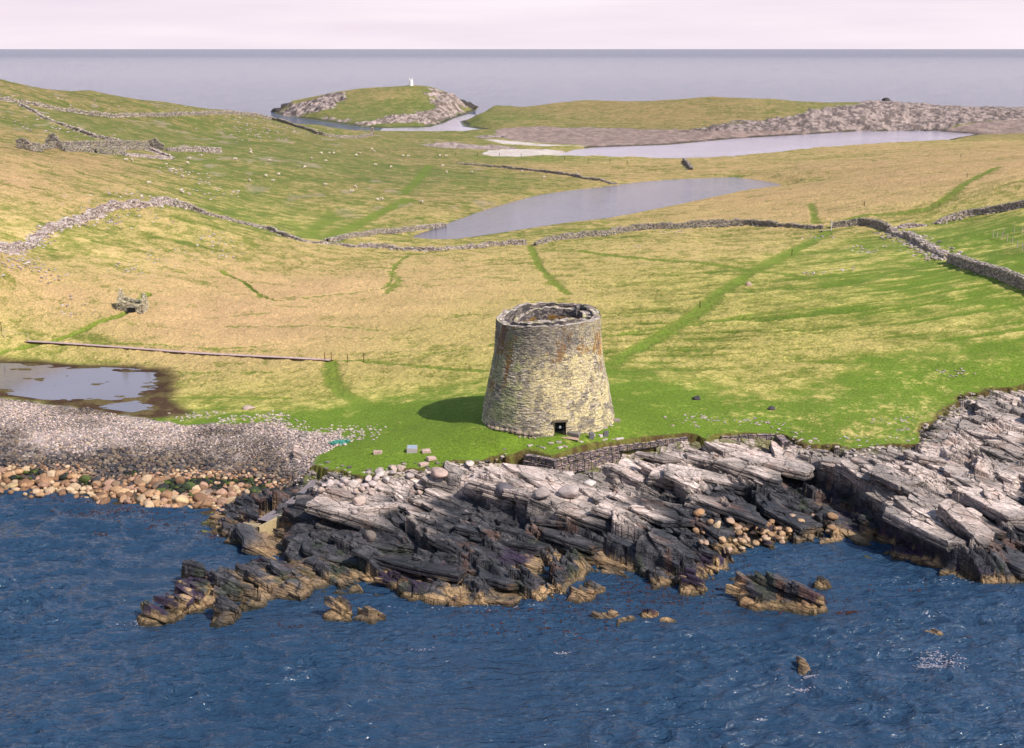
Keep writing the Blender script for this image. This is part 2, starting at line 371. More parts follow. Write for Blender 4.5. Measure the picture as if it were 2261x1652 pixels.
Hc = Hc+(fbm(XX/40, YY/40, 4, 201)-.5)*1.7*(0.15+.85*sst(180, 330, YY))*sst(0.5, 5, sdL)*sst(.2, 5, -sdK)*sst(.2, 5, -sdP)*sst(.1, 3, -sdG)
def coarse(F, x, y):
    x = np.asarray(x, float); y = np.asarray(y, float)
    ri = np.interp(y, cyl, np.arange(len(cyl))); ci = np.interp(x/y, cul, np.arange(len(cul)))
    r0 = np.clip(ri.astype(int), 0, len(cyl)-2); c0 = np.clip(ci.astype(int), 0, len(cul)-2); fr = ri-r0; fc = ci-c0
    return (F[r0, c0]*(1-fr)*(1-fc)+F[r0+1, c0]*fr*(1-fc)+F[r0, c0+1]*(1-fr)*fc+F[r0+1, c0+1]*fr*fc)
def gh(x, y): return coarse(Hc, x, y)
def hit(dx, dy, extra=0.0):
    """where the view ray through (dx,dy) meets the ground"""
    a = (dx-CX)/FD; b = (CY-dy)/FD; vy = CT+b*ST; vz = -ST+b*CT
    yy = np.exp(np.linspace(math.log(100), math.log(1300), 4000)); t = yy/vy; xx = a*t; zz = CAMH+vz*t
    g = gh(xx, yy)+extra; k = np.argmax(zz < g)
    if not (zz < g).any(): return None
    if k == 0: return float(xx[0]), float(yy[0]), float(g[0])
    f0 = zz[k-1]-g[k-1]; f1 = zz[k]-g[k]; s = f0/(f0-f1)
    return float(xx[k-1]+(xx[k]-xx[k-1])*s), float(yy[k-1]+(yy[k]-yy[k-1])*s), float(g[k-1]+(g[k]-g[k-1])*s)
def hits(pts): return [h for h in (hit(*p) for p in pts) if h]
log('coarse terrain')
# ------------------------------------------------------------------ bedrock: tilted beds broken along joints
RK = [(690,1040,3.6),(800,1055,3.9),(900,1042,4.1),(1000,1045,3.9),(1080,1030,4.1),(1158,1020,4.2),(1214,1052,3.5),(1300,1040,3.7),(1379,1024,3.9),(1450,1000,4.2),(1519,985,4.6),(1600,990,4.5),
      (1660,1010,4.2),(1700,1035,3.4),(1745,975,4.7),(1800,990,4.6),(1850,1000,4.5),(1950,995,4.6),(2050,965,5.1),(2130,895,5.8),(2261,865,7.0),(2500,830,9),
      (650,1100,1.9),(560,1150,1.0),(750,1130,2.7),(700,1200,1.3),(820,1090,3.3),(900,1130,2.6),(850,1230,1.3),(1000,1180,1.8),(1100,1220,1.3),(1200,1270,.8),(1000,1290,.6),(1150,1140,2.5),
      (1400,1120,2.9),(1400,1200,1.5),(1550,1080,3.1),(1500,1200,1.0),(1550,1240,.6),(1650,1060,3.0),(1680,1130,1.3),(1750,1170,.5),(1850,1150,.5),(1780,1070,1.4),(1850,1080,1.6),
      (1960,1070,3.6),(2000,1150,2.3),(2100,1060,4.0),(2100,1200,1.6),(2200,1100,3.4),(2200,1240,.8),(2200,950,5.2),(2261,1000,5.0),(2261,1150,2.5),(2500,1000,6),(2500,1200,2.5)]
rk = []
for a in RK: X, Y = unproj(*a); rk.append((float(X), float(Y), a[2]))
for a in COAST[9:-1]: X, Y = unproj(a[0], a[1], 0); rk.append((float(X), float(Y), 0.15))
for p in ROCKZ[31:-4]: rk.append((p[0], p[1], -1.9))
rk = np.array(rk); R_RBF = RBF(rk[:, 0]/30, rk[:, 1]/30, rk[:, 2], 1e-3)
SCARPS = [([(880,1042,4),(960,1075,3.4),(1050,1108,2.8),(1150,1140,2.3),(1260,1180,1.6),(1330,1215,1.0),(1400,1245,.6),(1480,1265,.3)], 1.5, 9.0),
          ([(700,1110,2.5),(800,1170,2.0),(900,1215,1.4),(1000,1245,1.0),(1100,1290,.5)], 0.7, 5.0),
          ([(1222,1055,3.6),(1330,1060,3.5),(1450,1090,3),(1560,1140,2)], 0.7, 6.0),
          ([(1735,968,5),(1790,1010,4.3),(1850,1050,3.4),(1900,1100,2.4),(1940,1160,1.2),(2010,1215,.5),(2110,1262,0.2)], 2.3, 9.0),
          ([(2040,960,5.2),(2120,1060,4),(2200,1160,2.4),(2300,1240,1)], 0.8, 6.0)]
SCARPS = [(smooth_line(U3(p), 3), h, w) for p, h, w in SCARPS]
def side(x, y, P):
    """+ on the upper-right (landward/right) side of the line"""
    best = np.full(np.shape(x), 1e9); sg = np.zeros(np.shape(x))
    for i in range(len(P)-1):
        ax, ay = P[i]; ex, ey = P[i+1]-P[i]; L = ex*ex+ey*ey
        t = np.clip(((x-ax)*ex+(y-ay)*ey)/L, 0, 1); d = np.hypot(x-ax-t*ex, y-ay-t*ey)
        s = np.sign(ex*(y-ay)-ey*(x-ax)); m = d < best; best = np.where(m, d, best); sg = np.where(m, s, sg)
    return best*sg
def strata(x, y, amp=1.0):
    wx = x+2.2*(fbm(x/9, y/9, 3, 11)-.5)*2; wy = y+2.2*(fbm(x/9+50, y/9, 3, 12)-.5)*2
    s = (wx*0.37+wy*0.93); e = (wx*0.93-wy*0.37)
    r1 = np.zeros(np.shape(x)); big = fbm(x/7, y/7, 2, 21)-.06
    tones = np.zeros(np.shape(x)); crack = np.ones(np.shape(x))
    for k, (ps, pe, sl, off, ck) in enumerate(((2.6, 6.5, 0.24, 0.16, 0.18), (0.95, 2.8, 0.26, 0.09, 0.12), (0.36, 1.1, 0.22, 0.04, 0.04))):
        f1, f2, cx, cy, ix, iy = voro(s/ps+3.7*k, e/pe, 31+k, 0.9)
        rnd = h2(ix, iy, 61+k)-.5; rt = h2(ix, iy, 71+k); re = h2(ix, iy, 81+k)-.5
        ds = (s/ps+3.7*k-cx)*ps; de = (e/pe-cy)*pe
        w = 1.0 if k == 0 else (sst(0.33, 0.62, big+0.12*k) if k == 1 else sst(.3, .5, fbm(x/3, y/3, 2, 25)))
        r1 = r1+w*(-de*sl*(0.6+0.8*rt)-ds*0.10*re*2+rnd*2*off)
        edge = f2-f1; c = 1-sst(0.0, 0.05/ps+0.035, edge)
        r1 = r1-w*c*ck; crack = crack*(1-0.75*c*w)
        tones = tones+w*rnd*(0.55, 0.35, 0.2)[k]
    r1 = r1+0.05*(fbm(x*1.7, y*1.7, 3, 91)-.5)
    return r1*amp, tones, crack
GAB1 = U3([(1158,1006,5.1),(1222,1019,5.1),(1350,989,5.15),(1519,965,5.2)])
GAB2 = U3([(1593,965,5.2),(1712,961,5.2)])
GAB3 = U3([(1712,961,5.2),(1728,975,5.2)])
SLIP = np.array([unproj(dx, dy, z) for dx, dy, z in ((698, 1061, 2.9), (676, 1083, 2.3), (648, 1107, 1.9), (616, 1128, 1.6), (580, 1149, 1.35), (535, 1158, 1.1))])
def gabd(x, y): return np.minimum(lined(x, y, GAB1), lined(x, y, GAB2))
def slabs(cx, cy, cz, le, ls, th, dip, yaw, seed, nu=9, nv=5, lean=.27):
    """broken beds: tilted plates with ragged outlines and layered edges; returns V, F, slab number per vertex, depth"""
    n = len(cx); rg = np.random.RandomState(seed)
    u = np.linspace(-1, 1, nu); v = np.linspace(-1, 1, nv); Ug, Vg = np.meshgrid(u, v, indexing='ij')
    Ug = Ug.ravel(); Vg = Vg.ravel()
    sh = rg.uniform(-.5, .5, (n, 1)); tp = rg.uniform(-.3, .3, (n, 1)); tq = rg.uniform(-.3, .3, (n, 1))
    cut = rg.uniform(.02, .42, (n, 4))*(rg.rand(n, 4) < .6)
    E = Ug[None]*(1+tp*Vg[None])+sh*Vg[None]*(ls/le)[:, None]; S = Vg[None]*(1+tq*Ug[None])
    for k, (a, b) in enumerate(((1, 1), (-1, 1), (-1, -1), (1, -1))):
        cc = np.maximum(a*Ug[None]*.5+b*Vg[None]*.5-(1-cut[:, k:k+1]*.5), 0)*1.0
        E = E-a*cc; S = S-b*cc
    jx = h2(np.arange(n)[:, None]*131+seed, np.arange(nu*nv)[None]*1+0*np.arange(n)[:, None], seed)-.5
    jy = h2(np.arange(n)[:, None]*131+seed, np.arange(nu*nv)[None]*1+0*np.arange(n)[:, None], seed+5)-.5
    E = E+jx*.09; S = S+jy*.12
    # outline ring order
    ring = [i*nv+0 for i in range(nu)]+[(nu-1)*nv+j for j in range(1, nv)]+[i*nv+nv-1 for i in range(nu-2, -1, -1)]+[j for j in range(nv-2, 0, -1)]
    ring = np.array(ring); nr = len(ring)
    TZ = (jx*.05)[:, :]*np.minimum(th, .6)[:, None]
    offs = [(0.0, 1.0), (-0.05, 1.015), (-.36, 1.03), (-.40, .96), (-.66, 1.0), (-.70, 1.06), (-1.0, 1.05)]
    VE = [E]; VS = [S]; VZ = [TZ]; DP = [np.zeros((n, nu*nv))]
    for k, (dz, sc) in enumerate(offs[1:]):
        j = (h2(np.arange(n)[:, None]*17+k, ring[None]*7, seed+9)-.5)*.05
        VE.append(E[:, ring]*(1+(sc-1)*(ls/le)[:, None]*1.0)+j); VS.append(S[:, ring]*sc+j)
        VZ.append(np.full((n, nr), dz)*th[:, None]); DP.append(np.full((n, nr), -dz))
    E = np.hstack(VE)*le[:, None]/2; S = np.hstack(VS)*ls[:, None]/2; Z = np.hstack(VZ); DP = np.hstack(DP)
    cd_, sd_ = np.cos(dip)[:, None], np.sin(dip)[:, None]
    s2 = S*cd_+Z*sd_; z2 = -S*sd_+Z*cd_
    pl = -np.tan(np.clip(rg.normal(lean, .09, (n, 1)), .02, .7)); z2 = z2+E*pl
    ex, ey = np.cos(yaw)[:, None], np.sin(yaw)[:, None]
    X = cx[:, None]+E*ex-s2*ey*-1*-1; Y = cy[:, None]+E*ey+s2*ex
    V = np.stack([X, Y, cz[:, None]+z2], -1)
    m = V.shape[1]; F = []
    for i in range(nu-1):
        for j in range(nv-1): F.append((i*nv+j, (i+1)*nv+j, (i+1)*nv+j+1, i*nv+j+1))
    prev = ring; base = nu*nv
    for k in range(len(offs)-1):
        cur = base+np.arange(nr)
        for q in range(nr): F.append((prev[q], cur[q], cur[(q+1) % nr], prev[(q+1) % nr]))
        prev = cur; base += nr
    F = np.array(F); F = (F[None]+np.arange(n)[:, None, None]*m).reshape(-1, 4)
    return V.reshape(-1, 3), F, np.repeat(np.arange(n), m), DP.ravel()
SYAW = math.atan2(-0.37, 0.93)
def rock_h(x, y, full=False):
    b = R_RBF(x/30, y/30)
    st = np.zeros(np.shape(x))
    for P, hh, ww in SCARPS:
        d = side(x, y, P)+1.4*(fbm(x/2.5, y/2.5, 2, 5)-.5)
        st = st+hh*(sst(-0.5, 0.35, d)*(1-sst(0, ww, d))-0.25*(1-sst(0, 3, -d))*(d < 0))
    sr, tones, crack = strata(x, y)
    sdr = coarse(sdR, x, y)
    am = 0.35+0.65*sst(0.2, 4, sdr)
    h = b+st*sst(0.5, 5, sdr)+sr*am*0.95
    g = gh(x, y); h = h-1.2*sst(-.3, -2.2, coarse(sdL, x, y))
    lift = (1-sst(0.2, 3.5, sdr))*sst(1.5, 3.0, gabd(x, y)); h = h*(1-lift)+(g-0.22+sr*.5)*lift
    h = h-.9*(1-sst(.7, 2.2, lined(x, y, SLIP)))-.75*(1-sst(.5, 4.5, gabd(x, y)))*sst(.0, .4, sdr)
    h = np.where(sdr < 3.0, np.minimum(h, g-0.08+0.5*np.maximum(sdr, 0)), h)
    h = np.where(sdr < 0.0, h+sdr*0.6, h)
    return (h, tones, crack, sdr) if full else h
PALE, PINK, DARK, TAN, MUSS, ALG, RUST = alb(220,200,188), alb(240,218,206), alb(62,63,70), alb(204,168,124), alb(66,52,74), alb(70,84,44), alb(176,120,84)
def L3(a, b, t): t = np.asarray(t)[..., None]; return a*(1-t)+b*t
def shorecol(x, y, z, tones, crack, seed=0, darkline=3.25):
    n1 = fbm(x/3.0, y/3.0, 4, 101+seed); n2 = fbm(x/0.7, y/0.7, 3, 111+seed); n3 = fbm(x/6, y/6, 3, 121+seed)
    zz = z+(n1-.5)*1.5+tones*0.4
    c = L3(PALE, PINK, sst(.35, .65, n2)); c = L3(c, alb(140,132,126), sst(.48, .66, n1)*0.7)
    dk = L3(DARK, alb(108,104,106), sst(.4, .7, n2)*0.7)
    c = L3(c, dk, 1-sst(darkline-.35, darkline+.35, zz+0.9*(n3-.5)))
    tn = L3(TAN, alb(168,140,104), sst(.4, .65, n2)); tn = L3(tn, alb(105,92,66), sst(.5, .7, n1)*.7)
    zt = z+(n1-.5)*1.1+(n2-.5)*.8
    c = L3(c, tn, (1-sst(0.40, 0.85, zt))*(.6+.4*sst(.35, .6, n3)))
    ms = sst(.56, .62, n3)*sst(.3, .5, z)*(1-sst(1.2, 1.6, z)); c = L3(c, MUSS, ms*sst(.3, .45, n2))
    c = L3(c, ALG, sst(.63, .7, fbm(x/2, y/2, 3, 131+seed))*sst(0.2, .5, z)*(1-sst(1.4, 2, z))*.4)
    c = L3(c, RUST, sst(.66, .74, fbm(x/2+9, y/2, 3, 141+seed))*.25)
    c = L3(c, alb(45,48,38), (1-sst(-.05, .22, z))*.8)
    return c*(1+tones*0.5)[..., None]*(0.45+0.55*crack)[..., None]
def mat_rock(name):
    m, n, l, bs = newmat(name)
    at = n.new('ShaderNodeAttribute'); at.attribute_name = 'Col'
    g = n.new('ShaderNodeNewGeometry'); vr = n.new('ShaderNodeVectorRotate'); vr.rotation_type = 'Z_AXIS'; vr.inputs['Angle'].default_value = -SYAW
    l.new(g.outputs['Position'], vr.inputs['Vector'])
    sp = n.new('ShaderNodeSeparateXYZ'); l.new(vr.outputs[0], sp.inputs[0]); cb = n.new('ShaderNodeCombineXYZ')
    l.new(sp.outputs['X'], cb.inputs['X']); l.new(sp.outputs['Y'], cb.inputs['Y'])
    l.new(mathn(n, l, 'ADD', sp.outputs['Z'], mathn(n, l, 'MULTIPLY', sp.outputs['X'], 0.22)), cb.inputs['Z'])
    P = cb.outputs[0]
    bed = noise(n, l, 1.0, 4, .65, vec=P, sc3=(.22, .3, 7.0)); bed2 = noise(n, l, 1.0, 3, .6, vec=P, sc3=(.6, .8, 24))
    fac = mathn(n, l, 'MULTIPLY', mrange(n, l, bed.outputs['Fac'], .32, .68, .74, 1.18), mrange(n, l, bed2.outputs['Fac'], .35, .65, .78, 1.18))
    hts = []
    for sc, wd, dk in (((.32, .62, .9), .035, .35), ((.9, 1.7, 2.2), .05, .6)):
        mp = n.new('ShaderNodeMapping'); mp.inputs['Scale'].default_value = sc
        wob = noise(n, l, .8, 3, .6, vec=P); add = n.new('ShaderNodeVectorMath'); add.operation = 'ADD'; sc_ = n.new('ShaderNodeVectorMath'); sc_.operation = 'SCALE'; sc_.inputs['Scale'].default_value = .7
        l.new(wob.outputs['Color'], sc_.inputs[0]); l.new(P, add.inputs[0]); l.new(sc_.outputs[0], add.inputs[1]); l.new(add.outputs[0], mp.inputs[0])
        v = n.new('ShaderNodeTexVoronoi'); v.feature = 'DISTANCE_TO_EDGE'; l.new(mp.outputs[0], v.inputs['Vector']); v.inputs['Scale'].default_value = 1
        h = mrange(n, l, v.outputs['Distance'], 0, wd, 0, 1); hts.append(h); fac = mathn(n, l, 'MULTIPLY', fac, mathn(n, l, 'ADD', mathn(n, l, 'MULTIPLY', h, 1-dk), dk))
    n1 = noise(n, l, 1.6, 6, .7); n2 = noise(n, l, 9, 4, .7)
    fac = mathn(n, l, 'MULTIPLY', fac, mathn(n, l, 'MULTIPLY', mrange(n, l, n1.outputs['Fac'], .3, .7, .8, 1.22), mrange(n, l, n2.outputs['Fac'], .3, .7, .72, 1.28)))
    l.new(scalecol(n, l, at.outputs['Color'], fac), bs.inputs['Base Color']); bs.inputs['Roughness'].default_value = .8; bs.inputs['Specular IOR Level'].default_value = .3
    addbump(n, l, bs, [(hts[0], .10), (hts[1], .04), (bed.outputs['Fac'], .16), (n1.outputs['Fac'], .10), (n2.outputs['Fac'], .03)])
    return m
M_ROCK = mat_rock('layered_rock')
M_STONE = mat_vc('stone', 0.85, 4, 0.25, ((7, 0.05), (30, 0.012)), 0.3)
def build_shelf():
    x0, x1, y0, y1, st = -46, 88, 103, 180, 0.085
    gx = np.arange(x0, x1, st); gy = np.arange(y0, y1, st)
    X, Y = np.meshgrid(gx, gy); sdr = coarse(sdR, X, Y)
    sel = (sdr > -0.7) & (np.abs(X/Y) < 0.45)
    idx = np.full(X.shape, -1, np.int64); idx[sel] = np.arange(sel.sum())
    x = X[sel]; y = Y[sel]; h, tones, crack, sd = rock_h(x, y, True)
    a = idx[:-1, :-1]; b = idx[:-1, 1:]; c = idx[1:, 1:]; d = idx[1:, :-1]
    F = np.stack([a, b, c, d], -1).reshape(-1, 4); F = F[(F >= 0).all(1)]
    F = F[(h[F] > -0.7).any(1)]
    col = shorecol(x, y, h, tones*.2, .8+.2*crack)
    # turf scraps and rubble soil close under the grass edge
    e = (1-sst(0.2, 2.2, sd+1.5*(fbm(x/1.2, y/1.2, 3, 7)-.5)))
    col = L3(col, alb(126,128,60), e*sst(.45, .6, fbm(x/.8, y/.8, 3, 8))*.8)
    V = np.stack([x, y, h], 1); V, F, at = compact(V, F, {'Col': col})
    rg = np.random.RandomState(5); VV = [V]; FF = [F]; CC = [at['Col']]; nb = len(V)
    for k, (ps, pe, th, prob, up) in enumerate(((2.7, 5.2, .8, .95, .03), (1.6, 3.2, .5, .42, .03), (.8, 1.6, .3, .25, .05), (.42, .75, .2, .22, .07), (4.2, 8.5, .8, .85, .13))):
        ns, ne = int(150/ps), int(170/pe)
        si, ei = np.meshgrid(np.arange(ns)*ps, np.arange(ne)*pe-95, indexing='ij')
        ei = ei+(h2(np.round(si/ps), si*0, 300+k)*pe)
        si = (si+rg.uniform(-.25, .25, si.shape)*ps).ravel()+65; ei = (ei+rg.uniform(-.25, .25, ei.shape)*pe).ravel()
        cx = si*.37+ei*.93; cy = si*.93-ei*.37
        m = (np.abs(cx/cy) < .45) & (cy > 100) & (cy < 182) & (rg.rand(len(cx)) < prob); cx = cx[m]; cy = cy[m]
        m = coarse(sdR, cx, cy) > (1.3, .9, .5, .25, 3.5)[k]; cx = cx[m]; cy = cy[m]
        hh, tn, ck, sd = rock_h(cx, cy, True)
        m = (hh > -.55) & ((k == 0) | (fbm(cx/6, cy/6, 2, 330+k) > (.0, .40, .44, .47, .40)[k])) & (gabd(cx, cy) > ps*.6+pe*.25+.3); cx, cy, hh, sd = cx[m], cy[m], hh[m], sd[m]
        n = len(cx); r = rg.rand(n)
        le = pe*(.75+.6*rg.rand(n)); ls = ps*(.8+.45*rg.rand(n)); tt = th*(.6+.8*rg.rand(n))
        g = gh(cx, cy); cz = hh+up*(.3+1.1*rg.rand(n))*sst(.3, 3, sd); cz = np.where(sd < 4, np.minimum(cz, g+.10+.1*sd), cz)
        dip = rg.normal(.03, .07, n); yaw = SYAW+rg.normal(0, .10, n)+(fbm(cx/14, cy/14, 2, 340)-.5)*.6-.38*sst(24, 38, cx)
        ln = (.19, .22, .24, .28, .15)[k]; qx = cx-np.cos(yaw)*le*.5; qy = cy-np.sin(yaw)*le*.5; q2x = cx+np.cos(yaw)*le*.5; q2y = cy+np.sin(yaw)*le*.5
        qx3 = cx-np.sin(yaw)*ls*.5; qy3 = cy+np.cos(yaw)*ls*.5
        s1, s2, s3 = coarse(sdR, qx, qy), coarse(sdR, q2x, q2y), coarse(sdR, qx3, qy3)
        ok = (coarse(sdL, q2x, q2y) > -.9) & (coarse(sdL, cx, cy) > .2) & (np.minimum(np.minimum(s1, s2), s3) > .15) & (lined(cx, cy, SLIP) > ps*.5+1.0) & (np.minimum(lined(qx, qy, SLIP), lined(q2x, q2y, SLIP)) > 1.0)
        cz = np.where(s1 < 4, np.minimum(cz, gh(qx, qy)+.12*s1-le*.5*ln), cz)
        cx, cy, cz, le, ls, tt, dip, yaw = [q[ok] for q in (cx, cy, cz, le, ls, tt, dip, yaw)]; n = len(cx)
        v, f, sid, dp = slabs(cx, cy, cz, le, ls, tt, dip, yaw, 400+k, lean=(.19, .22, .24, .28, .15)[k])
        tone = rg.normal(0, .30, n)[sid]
        c = shorecol(v[:, 0], v[:, 1], v[:, 2], np.clip(tone, -.5, .5), 1-.42*(dp > .06)-.22*(dp > .37)*(dp < .45)-.2*(dp > .65)*(dp < .75))  # slab sides and ledge bands coloured darker than the tops
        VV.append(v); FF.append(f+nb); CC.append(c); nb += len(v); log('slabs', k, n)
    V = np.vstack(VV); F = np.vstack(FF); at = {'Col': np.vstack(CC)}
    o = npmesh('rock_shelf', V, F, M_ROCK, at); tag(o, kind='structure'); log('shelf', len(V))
build_shelf()
# ------------------------------------------------------------------ ground
# picture position -> straw cover, straw hue (0 yellow green, 1 peach), green hue (0 lush, 1 olive)
GC = [(100,200,.55,.6,.8),(300,240,.5,.5,.8),(200,290,.32,.4,.8),(500,290,.4,.5,.8),(700,310,.5,.5,.7),(100,345,.8,1,.6),(60,400,.9,1,.6),(300,370,.6,.8,.6),(600,360,.35,.5,.5),(800,360,.35,.4,.5),
 (950,350,.5,.7,.5),(200,430,.62,.8,.5),(450,420,.42,.5,.5),(650,440,.45,.3,.4),(900,420,.48,.3,.4),(650,500,.28,.3,.4),(850,480,.5,.4,.4),(60,500,.42,.6,.5),(250,530,.5,.5,.5),(420,530,.5,.5,.5),
 (150,600,.6,.6,.5),(350,590,.58,.6,.5),(30,620,.9,.9,.5),(150,650,.93,.9,.5),(500,600,.96,.9,.4),(700,640,1,1,.4),(450,680,1,.95,.4),(700,730,.97,.85,.4),(200,740,.7,.6,.4),(950,580,.8,.7,.3),
 (950,660,.9,.65,.3),(900,740,.88,.45,.2),(1100,600,.7,.6,.3),(1100,700,.78,.4,.2),(350,740,.95,.85,.3),(500,770,.9,.85,.3),(50,770,.5,.4,.3),(500,840,.72,.35,.2),(600,880,.6,.2,.1),(900,830,.78,.3,.1),
 (1000,800,.75,.3,.1),(850,900,.12,.1,.05),(1000,900,.04,0,0),(900,980,0,0,0),(1000,950,.02,0,0),(450,920,.12,0,0),(700,930,.05,0,0),(1200,980,.02,0,0),(1400,930,.03,0,0),(750,1000,.03,0,0),
 (1300,600,.68,.35,.2),(1400,560,.68,.35,.2),(1400,640,.75,.3,.1),(1500,700,.75,.3,.1),(1350,750,.7,.3,.1),(1450,800,.5,.2,.1),(1700,560,.52,.4,.2),(1900,560,.3,.3,.1),(1850,620,.45,.2,.1),
 (2000,650,.32,.1,.1),(2200,680,.25,.1,.1),(1700,700,.6,.2,.1),(1900,750,.62,.2,.1),(2100,740,.5,.3,.1),(1600,800,.62,.2,.1),(1700,850,.5,.3,.1),(1850,830,.35,.3,.1),(2000,820,.05,0,.1),
 (2200,780,.3,.3,.1),(2200,840,.1,.3,.1),(1500,880,.05,0,.05),(1700,920,.08,.2,.1),(1900,930,.1,.5,.15),(2000,950,.1,.5,.2),(1600,950,.1,.5,.1),(1500,940,.03,0,0),(1400,880,.05,0,0),
 (1300,505,.6,.7,.4),(1500,480,.95,.75,.4),(1700,440,.95,.85,.5),(1900,430,.95,.9,.5),(1800,470,1,.9,.4),(2000,400,.9,.9,.5),(2150,360,.92,.9,.6),(2261,330,.9,.9,.6),(2250,420,.6,.6,.5),
 (2100,450,.65,.5,.4),(1800,370,.8,.85,.6),(1600,365,.6,.7,.6),(1450,370,.7,.7,.6),(1300,375,.8,.9,.5),(1200,352,.4,.5,.5),(1100,400,.45,.4,.4),(1850,345,.6,.8,.6),(1700,347,.7,.8,.6),(2200,500,.2,.1,.2),
 (2100,540,.18,.1,.1),(2250,590,.15,.1,.1),(850,215,.5,.4,.6),(950,230,.3,.3,.6),(850,252,.4,.3,.6),(1200,240,.6,.5,.5),(1100,262,.3,.3,.4),(1400,230,.7,.6,.5),(1500,260,.8,.7,.5),(1650,230,.6,.5,.6),(1800,238,.4,.3,.6),
 (1400,520,.65,.5,.2),(1000,535,.6,.5,.3),(-300,600,.7,.7,.5),(-300,300,.5,.5,.7),(2500,600,.3,.2,.2),(2500,400,.7,.7,.5)]
gp = [(hit(p[0], p[1]), p) for p in GC]; gp = [(h, p) for h, p in gp if h]
gx_ = np.array([h[0]/h[1] for h, p in gp]); gy_ = np.array([math.log(h[1]) for h, p in gp]); gv = np.array([p[2:] for h, p in gp])
G_RBF = RBF(gx_, gy_, gv, 1e-3)
def proj(x, y, z):
    dz = z-CAMH; dep = y*CT-dz*ST; up = y*ST+dz*CT
    return CX+FD*x/dep, CY-FD*up/dep
TR = [([(1335,815),(1390,780),(1450,745),(1540,690),(1600,640),(1680,590),(1760,550),(1830,512)], 1.5, 1.0),
 ([(730,800),(733,835),(755,868),(800,890),(850,903),(930,905)], 1.1, 1.0), ([(730,800),(800,797),(900,806),(1070,820)], .6, .9), ([(770,797),(900,785),(1040,770),(1100,757)], .35, .6),
 ([(1350,742),(1450,725),(1540,715),(1700,690),(1900,678),(2261,655)], .7, .8), ([(1170,545),(1190,585),(1220,620),(1255,650)], .8, .8), ([(1280,555),(1400,570),(1550,580),(1680,600),(1780,612)], .9, .8),
 ([(490,598),(540,625),(570,650),(610,665)], .5, 1.0), ([(610,665),(700,655),(830,640),(860,625),(870,590),(900,565)], .5, .7), ([(0,780),(60,765),(130,750),(220,710),(280,688),(300,670),(325,645)], .5, 1.0),
 ([(0,835),(60,822),(150,812)], .6, 1), ([(410,705),(500,700),(600,690)], .4, .6), ([(500,722),(700,717),(850,730)], .45, .6), ([(360,820),(470,823),(600,822)], .4, .7), ([(360,878),(500,876),(640,880)], .4, .8),
 ([(1870,490),(1900,478),(2000,470),(2100,430),(2200,370)], 1.6, .7), ([(1790,450),(1800,490)], 1.0, .7), ([(1355,872),(1420,880),(1480,892)], .8, .6), ([(1800,610),(1900,630),(2050,640)], 1.0, .6),
 ([(1350,670),(1430,660),(1550,655)], .5, .5), ([(1330,700),(1500,690),(1580,680)], .5, .5), ([(950,365),(920,400),(890,430)], 1.5, .6), ([(750,480),(700,500),(690,525)], 1.5, .7), ([(900,440),(800,490),(720,525)], 1.8, .7),
 ([(640,520),(700,500),(730,470)], 1.5, .5), ([(200,760),(330,760),(470,770),(560,765)], .4, .6), ([(1510,770),(1700,790),(1850,800)], .4, .4), ([(860,600),(880,620),(850,650)], 1.0, .6)]
